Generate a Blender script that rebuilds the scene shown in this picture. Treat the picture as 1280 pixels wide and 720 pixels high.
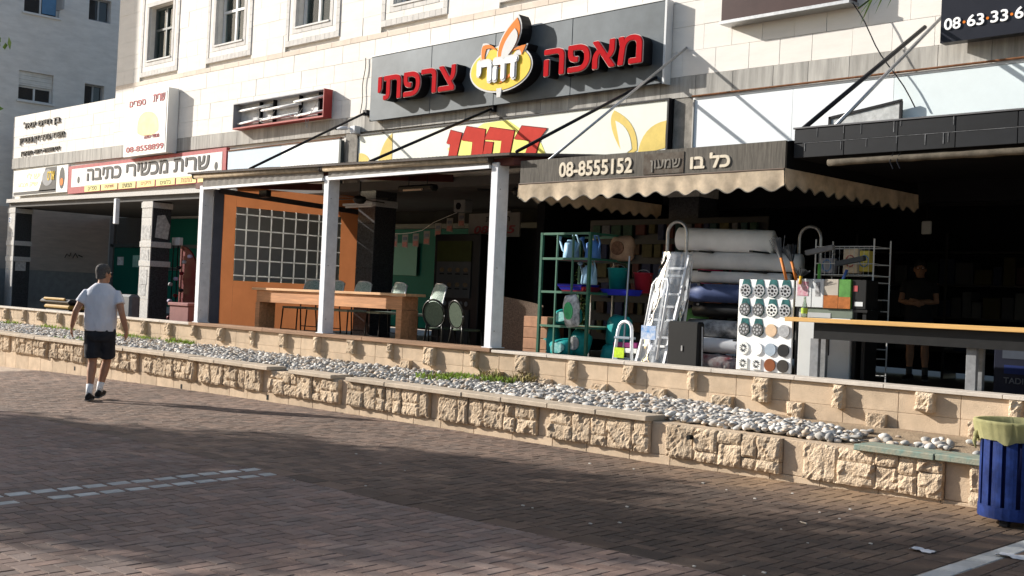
import bpy, bmesh, math, random
import numpy as np
from mathutils import Vector, Matrix, noise
from mathutils.geometry import interpolate_bezier, tessellate_polygon
for o in list(bpy.data.objects): bpy.data.objects.remove(o)
R = math.radians
rng = random.Random(7)
scn = bpy.context.scene
C = scn.collection

# ---------------------------------------------------------------- camera
F_PX, YAW, PITCH, ROLL, EYE = 1449.5, R(45.641), R(.609), R(2.4917), 1.5
fw = Vector((-math.sin(YAW)*math.cos(PITCH), math.cos(YAW)*math.cos(PITCH), math.sin(PITCH)))
rt = Vector((math.cos(YAW), math.sin(YAW), 0)); up = rt.cross(fw)
rt2 = rt*math.cos(ROLL)+up*math.sin(ROLL); up2 = up*math.cos(ROLL)-rt*math.sin(ROLL)
cam = bpy.data.cameras.new('camera'); camo = bpy.data.objects.new('camera', cam); C.objects.link(camo)
cam.sensor_width = 36; cam.lens = F_PX/1280*36; cam.clip_end = 500; cam.clip_start = .05
camo.matrix_world = Matrix(((rt2.x, up2.x, -fw.x, 0), (rt2.y, up2.y, -fw.y, 0), (rt2.z, up2.z, -fw.z, EYE), (0, 0, 0, 1)))
scn.camera = camo
# ---------------------------------------------------------------- light
SUN_C, SUN_EL = 2.4, R(22.5)
sh = Vector((SUN_C, 1, 0)).normalized()
ldir = Vector((sh.x*math.cos(SUN_EL), sh.y*math.cos(SUN_EL), -math.sin(SUN_EL)))
w = bpy.data.worlds.new('World'); scn.world = w; w.use_nodes = True
nt = w.node_tree; bg = nt.nodes['Background']; sky = nt.nodes.new('ShaderNodeTexSky')
sky.sky_type = 'NISHITA'; sky.sun_disc = False; sky.sun_elevation = SUN_EL
sky.sun_rotation = math.atan2(-ldir.x, -ldir.y); sky.air_density = 1.0; sky.dust_density = 1.2
nt.links.new(sky.outputs[0], bg.inputs[0]); bg.inputs[1].default_value = .098
sl = bpy.data.lights.new('sun', 'SUN'); sl.energy = 5.0; sl.angle = R(.6); sl.color = (1, .95, .88)
so = bpy.data.objects.new('sun', sl); C.objects.link(so)
so.rotation_euler = ldir.to_track_quat('-Z', 'Y').to_euler()
vs = scn.view_settings; vs.view_transform = 'Standard'; vs.look = 'None'; vs.exposure = .8; vs.gamma = 1

# ---------------------------------------------------------------- materials
MATS = {}
def M(name, col, rough=.8, var=.12, vs=4., bump=0., bs=50., metal=0., rnd=0., attr=False, col2=None, spec=.15, stretch=None):
    if name in MATS: return MATS[name]
    m = bpy.data.materials.new(name); m.use_nodes = True; t = m.node_tree; N = t.nodes; L = t.links
    b = N['Principled BSDF']; b.inputs['Roughness'].default_value = rough; b.inputs['Metallic'].default_value = metal
    b.inputs['Specular IOR Level'].default_value = spec
    geo = N.new('ShaderNodeNewGeometry'); pos = geo.outputs['Position']
    if stretch:
        mp = N.new('ShaderNodeMapping'); mp.inputs['Scale'].default_value = stretch; L.new(pos, mp.inputs['Vector']); pos = mp.outputs[0]
    n1 = N.new('ShaderNodeTexNoise'); n1.inputs['Scale'].default_value = vs; n1.inputs['Detail'].default_value = 6; n1.inputs['Roughness'].default_value = .65
    L.new(pos, n1.inputs['Vector'])
    rp = N.new('ShaderNodeValToRGB'); c = Vector(col)
    lo = c*(1-var) if col2 is None else Vector(col2); hi = c*(1+var) if col2 is None else c
    rp.color_ramp.elements[0].position = .32; rp.color_ramp.elements[1].position = .68
    rp.color_ramp.elements[0].color = (*[min(1, x) for x in lo], 1); rp.color_ramp.elements[1].color = (*[min(1, x) for x in hi], 1)
    L.new(n1.outputs['Fac'], rp.inputs[0]); out = rp.outputs[0]
    if rnd or attr:
        mx = N.new('ShaderNodeMix'); mx.data_type = 'RGBA'; mx.blend_type = 'MULTIPLY'; mx.inputs[0].default_value = 1
        L.new(out, mx.inputs[6])
        if attr:
            at = N.new('ShaderNodeAttribute'); at.attribute_name = 'Col'; L.new(at.outputs['Color'], mx.inputs[7])
        else:
            oi = N.new('ShaderNodeObjectInfo'); mr = N.new('ShaderNodeMapRange'); mr.inputs[3].default_value = 1-rnd; mr.inputs[4].default_value = 1+rnd*.6
            L.new(oi.outputs['Random'], mr.inputs[0])
            L.new(mr.outputs[0], mx.inputs[7])
        out = mx.outputs[2]
    L.new(out, b.inputs['Base Color'])
    if bump:
        n2 = N.new('ShaderNodeTexNoise'); n2.inputs['Scale'].default_value = bs; n2.inputs['Detail'].default_value = 5; L.new(pos, n2.inputs['Vector'])
        bp = N.new('ShaderNodeBump'); bp.inputs['Strength'].default_value = bump; bp.inputs['Distance'].default_value = .02
        L.new(n2.outputs['Fac'], bp.inputs['Height']); L.new(bp.outputs[0], b.inputs['Normal'])
    MATS[name] = m; return m
def glass(name, tint=(.5, .6, .58), refl=1.0, dark=None, fac=.5):
    if name in MATS: return MATS[name]
    m = bpy.data.materials.new(name); m.use_nodes = True; t = m.node_tree; N = t.nodes; L = t.links
    N.remove(N['Principled BSDF']); o = N['Material Output']
    tr = N.new('ShaderNodeBsdfTransparent'); tr.inputs[0].default_value = (*tint, 1); a = tr.outputs[0]
    if dark:
        d = N.new('ShaderNodeBsdfDiffuse'); d.inputs[0].default_value = (*dark, 1); mx = N.new('ShaderNodeMixShader'); mx.inputs[0].default_value = fac
        L.new(a, mx.inputs[1]); L.new(d.outputs[0], mx.inputs[2]); a = mx.outputs[0]
    g = N.new('ShaderNodeBsdfGlossy'); g.inputs['Roughness'].default_value = .03
    fr = N.new('ShaderNodeFresnel'); fr.inputs[0].default_value = 1+.5*refl
    m2 = N.new('ShaderNodeMixShader'); L.new(fr.outputs[0], m2.inputs[0]); L.new(a, m2.inputs[1]); L.new(g.outputs[0], m2.inputs[2])
    L.new(m2.outputs[0], o.inputs[0]); MATS[name] = m; return m
def cloth(name, col, trans=.5, var=.1, vs=3.):
    """woven sheet: part diffuse, part translucent"""
    if name in MATS: return MATS[name]
    m = M(name, col, .9, var, vs, .15, 200.); t = m.node_tree; N = t.nodes; L = t.links; b = N['Principled BSDF']; o = N['Material Output']
    tl = N.new('ShaderNodeBsdfTranslucent'); L.new(b.inputs['Base Color'].links[0].from_socket, tl.inputs[0])
    mx = N.new('ShaderNodeMixShader'); mx.inputs[0].default_value = trans
    L.new(b.outputs[0], mx.inputs[1]); L.new(tl.outputs[0], mx.inputs[2]); L.new(mx.outputs[0], o.inputs[0]); return m

# ---------------------------------------------------------------- object helpers
ORG = {}
def tag(o, label=None, cat=None, group=None, kind=None):
    if label: o['label'] = label
    if cat: o['category'] = cat
    if group: o['group'] = group
    if kind: o['kind'] = kind
    return o
def T(name, label, cat, loc=(0, 0, 0), rz=0., group=None, world=False):
    o = bpy.data.objects.new(name, None); C.objects.link(o); o.location = loc; o.rotation_euler = (0, 0, rz); o.empty_display_size = .1
    ORG[o.name] = Vector(loc) if world else Vector((0, 0, 0))
    return tag(o, label, cat, group)
def link(name, me, mat, parent=None):
    o = bpy.data.objects.new(name, me); C.objects.link(o)
    if mat is not None and not me.materials: me.materials.append(mat)
    if parent is not None: o.parent = parent; ORG[o.name] = ORG.get(parent.name, Vector((0, 0, 0)))
    return o
def dup(root, loc, rz=0., label=None, parent=None):
    r = root.copy(); C.objects.link(r); r.location = loc; r.rotation_euler = (0, 0, rz)
    if label: r['label'] = label
    def kids(src, dst):
        for ch in list(src.children):
            c = ch.copy(); C.objects.link(c); c.parent = dst; kids(ch, c)
    kids(root, r); return r
def aim(d):
    d = Vector(d).normalized(); a = Vector((0, 0, 1)) if abs(d.z) < .9 else Vector((1, 0, 0))
    u = d.cross(a).normalized(); return u, d.cross(u).normalized()
class MB:
    def __init__(s): s.v = []; s.f = []
    def add(s, v, f):
        n = len(s.v); s.v += [tuple(p) for p in v]; s.f += [tuple(i+n for i in q) for q in f]; return s
    def box(s, x0, x1, y0, y1, z0, z1):
        v = [(x, y, z) for z in (z0, z1) for y in (y0, y1) for x in (x0, x1)]
        return s.add(v, [(0, 2, 3, 1), (4, 5, 7, 6), (0, 1, 5, 4), (2, 6, 7, 3), (0, 4, 6, 2), (1, 3, 7, 5)])
    def cbox(s, x0, x1, y0, y1, z0, z1, c=.008):
        """box with chamfered edges"""
        b = bmesh.new(); bmesh.ops.create_cube(b, size=1)
        for q in b.verts: q.co = Vector((x0 if q.co.x < 0 else x1, y0 if q.co.y < 0 else y1, z0 if q.co.z < 0 else z1))
        bmesh.ops.bevel(b, geom=b.edges[:], offset=c, segments=1, affect='EDGES', profile=.5)
        b.verts.ensure_lookup_table(); s.add([q.co for q in b.verts], [[q.index for q in f.verts] for f in b.faces]); b.free(); return s
    def rbox(s, a, b, w, h, upv=(0, 0, 1)):
        """bar from a to b with section w x h"""
        a = Vector(a); b = Vector(b); d = (b-a).normalized(); u = d.cross(Vector(upv))
        u = u.normalized() if u.length > 1e-4 else aim(d)[0]
        v = u.cross(d); P = []
        for p in (a, b): P += [p+u*w/2*i+v*h/2*j for i, j in ((-1, -1), (1, -1), (1, 1), (-1, 1))]
        return s.add(P, [(3, 2, 1, 0), (4, 5, 6, 7)]+[(i, (i+1) % 4, 4+(i+1) % 4, 4+i) for i in range(4)])
    def tube(s, pts, r, n=8, cap=True):
        pts = [Vector(p) for p in pts]; rr = r if isinstance(r, (list, tuple)) else [r]*len(pts); V = []
        u = None
        for i, p in enumerate(pts):
            d = (pts[min(i+1, len(pts)-1)]-pts[max(i-1, 0)]).normalized()
            if u is None: u, v = aim(d)
            else:
                u = (u-d*u.dot(d)).normalized(); v = d.cross(u)
            V += [p+(u*math.cos(2*math.pi*k/n)+v*math.sin(2*math.pi*k/n))*rr[i] for k in range(n)]
        Fc = [(i*n+k, i*n+(k+1) % n, (i+1)*n+(k+1) % n, (i+1)*n+k) for i in range(len(pts)-1) for k in range(n)]
        if cap: Fc += [tuple(range(n))[::-1], tuple(range((len(pts)-1)*n, len(pts)*n))]
        return s.add(V, Fc)
    def lathe(s, prof, n=20, c=(0, 0, 0), cap=True):
        V = [(c[0]+r*math.cos(2*math.pi*k/n), c[1]+r*math.sin(2*math.pi*k/n), c[2]+z) for r, z in prof for k in range(n)]
        Fc = [(i*n+k, i*n+(k+1) % n, (i+1)*n+(k+1) % n, (i+1)*n+k) for i in range(len(prof)-1) for k in range(n)]
        if cap: Fc += [tuple(range(n))[::-1], tuple(range((len(prof)-1)*n, len(prof)*n))]
        return s.add(V, Fc)
    def prism(s, poly, f, t):
        """poly: 2D points; f(a,b,d) -> 3D; extruded 0..t"""
        n = len(poly); V = [f(a, b, 0) for a, b in poly]+[f(a, b, t) for a, b in poly]
        return s.add(V, [tuple(range(n))[::-1], tuple(range(n, 2*n))]+[(i, (i+1) % n, n+(i+1) % n, n+i) for i in range(n)])
    def loft(s, rings, cap=True):
        n = len(rings[0]); V = [p for r in rings for p in r]
        Fc = [(i*n+k, i*n+(k+1) % n, (i+1)*n+(k+1) % n, (i+1)*n+k) for i in range(len(rings)-1) for k in range(n)]
        if cap: Fc += [tuple(range(n))[::-1], tuple(range((len(rings)-1)*n, len(rings)*n))]
        return s.add(V, Fc)
    def ell(s, c, r, n=10, m=7):
        c = Vector(c); rings = []
        for i in range(1, m):
            a = math.pi*i/m; rings.append([(c.x+r[0]*math.sin(a)*math.cos(2*math.pi*k/n), c.y+r[1]*math.sin(a)*math.sin(2*math.pi*k/n), c.z-r[2]*math.cos(a)) for k in range(n)])
        return s.loft(rings)
    def grid(s, P):
        """P[i][j] points"""
        a = len(P); b = len(P[0])
        return s.add([p for r in P for p in r], [(i*b+j, i*b+j+1, (i+1)*b+j+1, (i+1)*b+j) for i in range(a-1) for j in range(b-1)])
    def mesh(s, name, org=Vector((0, 0, 0)), smooth=False):
        me = bpy.data.meshes.new(name); me.from_pydata([tuple(Vector(p)-org) for p in s.v], [], s.f)
        b = bmesh.new(); b.from_mesh(me); bmesh.ops.recalc_face_normals(b, faces=b.faces[:]); b.to_mesh(me); b.free()
        if smooth:
            for p in me.polygons: p.use_smooth = True
        return me
    def build(s, name, mat, parent=None, smooth=False):
        org = ORG.get(parent.name, Vector((0, 0, 0))) if parent is not None else Vector((0, 0, 0))
        return link(name, s.mesh(name, org, smooth), mat, parent)
    def solo(s, name, mat, label, cat, base=None, group=None, smooth=False, kind=None):
        """a thing that is one mesh, with its origin at its base"""
        a = np.array(s.v); o0 = Vector(base) if base else Vector(((a[:, 0].min()+a[:, 0].max())/2, (a[:, 1].min()+a[:, 1].max())/2, a[:, 2].min()))
        o = link(name, s.mesh(name, o0, smooth), mat); o.location = o0; return tag(o, label, cat, group, kind)
def B(*a): return MB().box(*a)
def struct(o): o['kind'] = 'structure'; return o
def npmesh(name, v, f, cols=None, smooth=False):
    me = bpy.data.meshes.new(name); v = np.asarray(v, np.float32); f = np.asarray(f, np.int32); k = f.shape[1]
    me.vertices.add(len(v)); me.vertices.foreach_set('co', v.ravel()); me.loops.add(f.size); me.loops.foreach_set('vertex_index', f.ravel())
    me.polygons.add(len(f)); me.polygons.foreach_set('loop_start', np.arange(0, f.size, k, dtype=np.int32))
    if smooth: me.polygons.foreach_set('use_smooth', np.ones(len(f), bool))
    me.update(calc_edges=True); me.validate()
    if not smooth: me.shade_flat()
    if cols is not None:
        a = me.color_attributes.new('Col', 'FLOAT_COLOR', 'POINT'); a.data.foreach_set('color', np.asarray(cols, np.float32).ravel())
    return me
def text(s, x0, x1, z0, z1, y, d=.01, bold=.0, heb=False, shear=0., rise=0., flip=False):
    """lettering filling the rectangle on a wall that faces -Y; rise: lift of the right end"""
    cu = bpy.data.curves.new('lettering', 'FONT'); cu.body = s[::-1] if heb else s; cu.shear = shear
    o = bpy.data.objects.new('lettering', cu); C.objects.link(o); dg = bpy.context.evaluated_depsgraph_get()
    loops = []
    for sp in o.to_curve(dg).splines:
        bp_ = sp.bezier_points; L_ = []
        for i in range(len(bp_)):
            p, q = bp_[i], bp_[(i+1) % len(bp_)]; straight = (p.handle_right-p.co).cross(q.co-p.co).length < 1e-4 and (q.handle_left-p.co).cross(q.co-p.co).length < 1e-4
            L_ += [p.co.copy()] if straight else [v.copy() for v in interpolate_bezier(p.co, p.handle_right, q.handle_left, q.co, 5)[:-1]]
        if len(L_) > 2: loops.append([Vector((v.x, v.y, 0)) for v in L_])
    o.to_curve_clear(); bpy.data.objects.remove(o); bpy.data.curves.remove(cu)
    area = lambda P: sum(P[i].x*P[(i+1) % len(P)].y-P[(i+1) % len(P)].x*P[i].y for i in range(len(P)))/2
    def inside(p, P):
        c = False
        for i in range(len(P)):
            u, v = P[i], P[i-1]
            if (u.y > p.y) != (v.y > p.y) and p.x < (v.x-u.x)*(p.y-u.y)/(v.y-u.y)+u.x: c = not c
        return c
    sg = area(max(loops, key=lambda P: abs(area(P)))) > 0; outs = [P for P in loops if (area(P) > 0) == sg]; holes = [P for P in loops if (area(P) > 0) != sg]
    co = []; fcs = []; lay = []
    for k, P in enumerate(outs):                    # every outline is filled by itself (strokes of a letter may overlap)
        G = [P]+[h for h in holes if inside(h[0], P)]; flat = [v for g in G for v in g]; m_ = len(flat); n0 = len(co)
        tri = tessellate_polygon(G); co += [(v.x, v.y, 0.) for v in flat]+[(v.x, v.y, 1.) for v in flat]; lay += [(k % 3)*.4]*(2*m_)
        fcs += [tuple(n0+i for i in t) for t in tri]+[tuple(n0+m_+i for i in t) for t in tri]; j = 0
        for g in G:
            fcs += [(n0+j+i, n0+j+(i+1) % len(g), n0+m_+j+(i+1) % len(g), n0+m_+j+i) for i in range(len(g))]; j += len(g)
    co = np.array(co); n = len(co); lay = np.array(lay)
    if bold:                                        # heavier strokes: shifted copies, each a hair in front of the last
        sh_ = [(0, 0)]+[(bold*math.cos(a), bold*math.sin(a)) for a in np.arange(8)*math.pi/4]
        fcs = [tuple(i+k*n for i in f) for k in range(9) for f in fcs]; lay = np.repeat(np.arange(9), n)*1.3+np.tile(lay, 9)
        co = np.vstack([co+[dx, dy, 0] for dx, dy in sh_])
    lo = co.min(0); hi = co.max(0); fx = (co[:, 0]-lo[0])/(hi[0]-lo[0]); fy = (co[:, 1]-lo[1])/(hi[1]-lo[1]); fz = (co[:, 2]-lo[2])/(hi[2]-lo[2])
    b = MB(); b.v = [(x0+(x1-x0)*a, y-d*c-(.0004*q if c > .5 else 0), z0+(z1-z0)*e+rise*a) for a, e, c, q in zip(fx, fy, fz, lay)]; b.f = fcs
    return b
def words(b, n, name, mat, parent):
    """one object for each word of a lettering mesh: cut at the n-1 widest gaps"""
    par = list(range(len(b.v)))
    def fnd(i):
        while par[i] != i: par[i] = par[par[i]]; i = par[i]
        return i
    for f in b.f:
        for i in f[1:]: par[fnd(i)] = fnd(f[0])
    comp = {}
    for i in range(len(b.v)): comp.setdefault(fnd(i), []).append(i)
    ext = sorted((min(b.v[i][0] for i in c), max(b.v[i][0] for i in c), k) for k, c in comp.items())
    gaps = []; hi = ext[0][1]
    for q, e in enumerate(ext[1:], 1): gaps.append((e[0]-hi, q)); hi = max(hi, e[1])
    cuts = sorted(q for _, q in sorted(gaps)[::-1][:n-1]); out = []
    for a, c in zip([0]+cuts, cuts+[len(ext)]):
        ids = {e[2] for e in ext[a:c]}; m_ = {}; w_ = MB()
        for f in b.f:
            if fnd(f[0]) in ids:
                for i in f:
                    if i not in m_: m_[i] = len(w_.v); w_.v.append(b.v[i])
                w_.f.append(tuple(m_[i] for i in f))
        out.append(w_.build(name, mat, parent))
    return out
def gz(X, Y):
    a = -.00085*(X+7)**2 if X < -7 else .02*min(X+7, 5)
    return max(a, -.6)-.02*max(0, min(8.85-Y, 12))
FY = 12.6
# ================================================================ GROUND
m_joint = M('joint_sand', (.40, .32, .25), .95, .25, 6, .3, 80)
m_paver = M('paver', (1, 1, 1), .82, .22, 9, .35, 120, attr=True, spec=.2)
m_paver1 = M('paver_single', (1, 1, 1), .82, .22, 9, .35, 120, attr=True, spec=.2)
xs = list(np.arange(-60, -26, 2))+list(np.arange(-26, 4, .5))+list(np.arange(4, 42, 2)); ys = list(np.arange(-40, -2, 2))+list(np.arange(-2, 8.6, .5))+[8.9, 12, 20, 40, 60]
b = MB(); b.grid([[(x, y, gz(x, y)-.006) for x in xs] for y in ys])
ground = struct(b.build('paving', m_joint, None, True))
# herringbone pavers
def cam_uv(x, y, z):
    d = Vector((x, y, z-EYE)); w_ = d.dot(fw); return (640+F_PX*d.dot(rt2)/w_, 360-F_PX*d.dot(up2)/w_, w_) if w_ > .5 else (9e9, 9e9, w_)
bricks = []
Y_EDGE = 5.62
def inview(x, y, z):
    u, v, d = cam_uv(x, y, z); return -260 < u < 1540 and v < 860 and d < 24
def brick_col(x, y, white=False):
    k = noise.noise(Vector((x*.35, y*.35, 3))); r = rng.uniform(.82, 1.15)
    if white: r = rng.uniform(.85, 1.1); return (.50*r, .50*r, .48*r)
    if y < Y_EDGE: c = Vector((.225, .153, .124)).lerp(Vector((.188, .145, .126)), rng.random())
    else: c = Vector((.185, .127, .096)).lerp(Vector((.125, .094, .076)), rng.random())*(1-.25*max(0, min(1, (x+9)/4)))  # right end darker brown, with some of its partial shade in the colour
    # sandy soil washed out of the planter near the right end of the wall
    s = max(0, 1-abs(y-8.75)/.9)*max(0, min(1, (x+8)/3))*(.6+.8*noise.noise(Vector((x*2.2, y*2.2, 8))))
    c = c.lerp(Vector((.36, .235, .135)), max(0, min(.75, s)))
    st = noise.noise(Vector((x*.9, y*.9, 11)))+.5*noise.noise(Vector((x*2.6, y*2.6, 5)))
    return tuple(c*r*(1+.3*k)*(1-.28*max(0, st))*(1.12 if y < Y_EDGE else 1.0+.38*max(0, min(1, (-7-x)/3))))  # left of the far field lightened in colour, for its sunlit strip
for iy in range(10, 89):
    for ix in range(-215, 6):
        m = (ix-iy) % 4
        x, y = ix*.1, iy*.1
        if m == 0: r_ = (x, x+.2, y, y+.1)
        elif m == 3: r_ = (x, x+.1, y, y+.2)
        else: continue
        if r_[3] > 8.84: r_ = (r_[0], r_[1], r_[2], 8.84)
        if r_[3]-r_[2] < .02: continue
        parts_ = [r_]
        for (qx0, qx1, qy0, qy1) in ((-99, 99, Y_EDGE-.09, Y_EDGE+.09), (-8.84, -8.30, -9, 5.53), (-3.30, -2.84, -9, 8.0)):   # pavers are cut where they meet a course
            nw = []
            for (a0, a1, c0, c1) in parts_:
                if a1 <= qx0 or a0 >= qx1 or c1 <= qy0 or c0 >= qy1: nw.append((a0, a1, c0, c1)); continue
                if c0 < qy0: nw.append((a0, a1, c0, qy0))
                if c1 > qy1: nw.append((a0, a1, qy1, c1))
                m0, m1 = max(c0, qy0), min(c1, qy1)
                if a0 < qx0: nw.append((a0, qx0, m0, m1))
                if a1 > qx1: nw.append((qx1, a1, m0, m1))
            parts_ = nw
        for q_ in parts_:
            if q_[1]-q_[0] < .018 or q_[3]-q_[2] < .018: continue
            cx, cy = (q_[0]+q_[1])/2, (q_[2]+q_[3])/2
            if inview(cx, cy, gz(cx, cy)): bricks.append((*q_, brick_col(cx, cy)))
y = 1.6
while y < 5.44:                                   # two strips of white setts with a brown row between
    for x0, x1, wht in ((-8.84, -8.715, 1), (-8.71, -8.545, 0), (-8.54, -8.415, 1), (-8.41, -8.30, 0)):
        bricks.append((x0, x1, y+(.012 if wht else 0), y+(.178 if wht else .195), brick_col(x0, y, wht and rng.random() < .92)))
        if wht: bricks.append((x0, x1, y+.176, y+.214, brick_col(x0, y)))
    y += .2
y = 4.4
while y < 8.0:
    for x0, x1, wht in ((-3.30, -3.10, 0), (-3.095, -2.95, 1), (-2.945, -2.84, 0)): bricks.append((x0, x1, y, y+.195, brick_col(x0, y, wht)))
    y += .2
x = -21.5
while x < -1.5:                                   # the straight course between the two fields
    l = .395
    if inview(x, Y_EDGE, gz(x, Y_EDGE)): bricks.append((x, x+l, Y_EDGE-.09, Y_EDGE+.09, tuple(Vector(brick_col(x, Y_EDGE+.1))*.9)))
    x += .4
def brick_arr(x0, x1, y0, y1, jit=True):
    g, c = .0035, .0025; dz = rng.uniform(-.002, .0015) if jit else 0; tx = rng.uniform(-.0009, .0009); ty = rng.uniform(-.0009, .0009)
    x0 += g+rng.uniform(0, .003); x1 -= g+rng.uniform(0, .003); y0 += g; y1 -= g; z = lambda x, y, h: gz(x, y)+h
    P = [(x0, y0), (x1, y0), (x1, y1), (x0, y1)]; Q = [(x0+c, y0+c), (x1-c, y0+c), (x1-c, y1-c), (x0+c, y1-c)]
    v = [(a, b_, z(a, b_, -.022)) for a, b_ in P]+[(a, b_, z(a, b_, -.003+dz)) for a, b_ in P]+[(a, b_, z(a, b_, dz)+tx*(1 if i in (1, 2) else -1)+ty*(1 if i > 1 else -1)) for i, (a, b_) in enumerate(Q)]
    return v
BF = [(i, (i+1) % 4, 4+(i+1) % 4, 4+i) for i in range(4)]+[(4+i, 4+(i+1) % 4, 8+(i+1) % 4, 8+i) for i in range(4)]+[(8, 9, 10, 11)]
def shown(q):
    u, v, d = cam_uv((q[0]+q[1])/2, (q[2]+q[3])/2, 0); return d if (0 < u < 1280 and v < 720) else 100+d
bricks.sort(key=shown)
for q in bricks[:300]:
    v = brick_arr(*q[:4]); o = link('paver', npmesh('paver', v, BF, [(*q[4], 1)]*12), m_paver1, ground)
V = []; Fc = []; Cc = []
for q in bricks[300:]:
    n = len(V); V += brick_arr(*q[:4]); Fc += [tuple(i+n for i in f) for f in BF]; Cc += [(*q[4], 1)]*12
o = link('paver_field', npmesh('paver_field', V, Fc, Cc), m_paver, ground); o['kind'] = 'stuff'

# ================================================================ RETAINING WALL, BED, TERRACE WALL
m_plast = M('sand_block', (.52, .40, .28), .9, .16, 5, .3, 90, rnd=.1)
m_rough = M('rough_limestone', (.64, .51, .365), .95, .3, 9, .9, 70, rnd=.2, col2=(.43, .32, .215))
m_cap = M('cap_stone', (.46, .38, .29), .85, .15, 7, .25, 70, rnd=.1)
m_edge = M('edge_stone', (.55, .49, .42), .8, .1, 8, .1, 60, rnd=.06)
m_green = M('green_paint_worn', (.16, .25, .215), .75, .3, 14, .2, 60, col2=(.33, .29, .21))
def rough_stone(x0, x1, z0, z1, yf, yb, amp=.02, seed=0, res=.04, ragged=.0):
    nx = max(3, int((x1-x0)/res)); nz = max(3, int((z1-z0)/res)); P = []
    for j in range(nz+1):
        row = []
        for i in range(nx+1):
            a, c = i/nx, j/nz; x = x0+(x1-x0)*a; z = z0+(z1-z0)*c
            e = min(a*(x1-x0), (1-a)*(x1-x0), c*(z1-z0), (1-c)*(z1-z0))
            if ragged and (i in (0, nx) or j in (0, nz)): x += ragged*noise.noise(Vector((x*9, z*9, seed+5))); z += ragged*noise.noise(Vector((x*9, z*9, seed+9)))
            p = Vector((x*9, z*9, seed*3.7)); dd, ff = noise.voronoi(p*.62); fp = ff[0]; sl_ = noise.cell_vector(fp*31.7+Vector((seed, 0, 0)))*2-Vector((1, 1, 1)); q_ = p*.62-fp
            h = .9*(sl_.x*q_.x+sl_.y*q_.y)*1.4+.55*sl_.z+.35*noise.noise(p*2.3)+.5*noise.noise(p*5.1)
            y = yf-amp*h+(.014 if e < 1e-6 else 0)
            row.append((x, y, z))
        P.append(row)
    b = MB(); b.grid(P); n = nx+1; loop = [(0, i) for i in range(n)]+[(j, nx) for j in range(1, nz+1)]+[(nz, i) for i in range(nx-1, -1, -1)]+[(j, 0) for j in range(nz-1, 0, -1)]
    V = [P[j][i] for j, i in loop]; k = len(V)
    b.add(V+[(p[0], yb, p[2]) for p in V], [(i, (i+1) % k, k+(i+1) % k, k+i) for i in range(k)]); return b
RW = T('retaining_wall', 'low sand coloured retaining wall with rough stone panels along the brick paving', 'wall', (-12, 8.9, 0), world=True)
B(-40, -1, 8.865, 9.08, -.8, .392).build('core', m_plast, RW)
panels = [(-26.2, -24.9), (-24.7, -23.5), (-23.36, -22.91), (-22.67, -21.14), (-20.96, -19.55), (-19.39, -18.84), (-18.68, -17.59), (-17.34, -15.74), (-15.6, -13.91), (-13.67, -12.07), (-11.9, -10.31), (-10.13, -8.56), (-8.37, -7.04), (-6.83, -5.57), (-5.35, -4.1), (-3.88, -2.75), (-2.5, -1.4)]
sd = 0
for x0, x1 in panels:
    x = x0
    while x < x1-.01:
        wd = min(rng.choice((.16, .2, .26, .34)), x1-x)
        if x1-x-wd < .12: wd = x1-x
        cuts = [.085, .395] if rng.random() < .42 else [.085, .085+rng.choice((.1, .15, .2)), .395]
        for za, zb in zip(cuts[:-1], cuts[1:]):
            sd += 1; rough_stone(x+.002, x+wd-.002, za+.002, zb-.002, 8.79+rng.uniform(-.012, .014), 8.866, .017, sd, .024, .004).build('rough_stone', m_rough, RW)
        x += wd
x = -27
while x < -1.4:
    wd = rng.uniform(.48, .62); MB().cbox(x+.002, x+wd-.002, 8.845, 8.9, -.6, .083, .004).build('plinth_block', m_plast, RW); x += wd
for (a, b_), (c, d) in zip(panels[:-1], panels[1:]):
    if c-b_ > .05: MB().cbox(b_+.004, c-.004, 8.85, 8.9, .087, .39, .004).build('pier_block', m_plast, RW)
for x in (-20.0, -16.2, -13.8): B(x, x+.05, 8.842, 8.86, -.07 if x < -15 else -.02, 0. if x < -15 else .05).build('weep_hole', M('hole', (.01, .01, .01)), RW)  # solid dark tiles; the shade inside each hole is only their colour
MB().tube([(-6.52, 8.74, .30), (-6.52, 8.80, .30)], .022, 10).build('drain_pipe', M('hole', (.01, .01, .01)), RW)
for a, b_ in ((-30, -13.66), (-13.15, -12.17), (-11.88, -7.03), (-4.84, -2.2)):
    x = a
    while x < b_-.01:
        wd = rng.uniform(.62, .8)
        if b_-x-wd < .3: wd = b_-x
        dz = rng.uniform(-.004, .004)
        MB().cbox(x+.003, x+wd-.003, 8.745+rng.uniform(-.006, .006), 9.06, .393+dz, .446+dz, .007).build('cap_stone', m_green if a > -5 else m_cap, RW); x += wd
# bed soil
m_soil = M('planter_soil', (.30, .225, .15), .95, .3, 6, .6, 60)
def bedz(x, y): return .395+.075*max(0, (y-9.0)/1.1)+.02*noise.noise(Vector((x*1.3, y*2, 0)))
bxs = np.arange(-40, -.9, .3); bys = np.linspace(9.03, 10.14, 7)
b = MB(); b.grid([[(x, y, bedz(x, y)) for x in bxs] for y in bys]); struct(b.build('planter_soil', m_soil, None, True))
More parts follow.
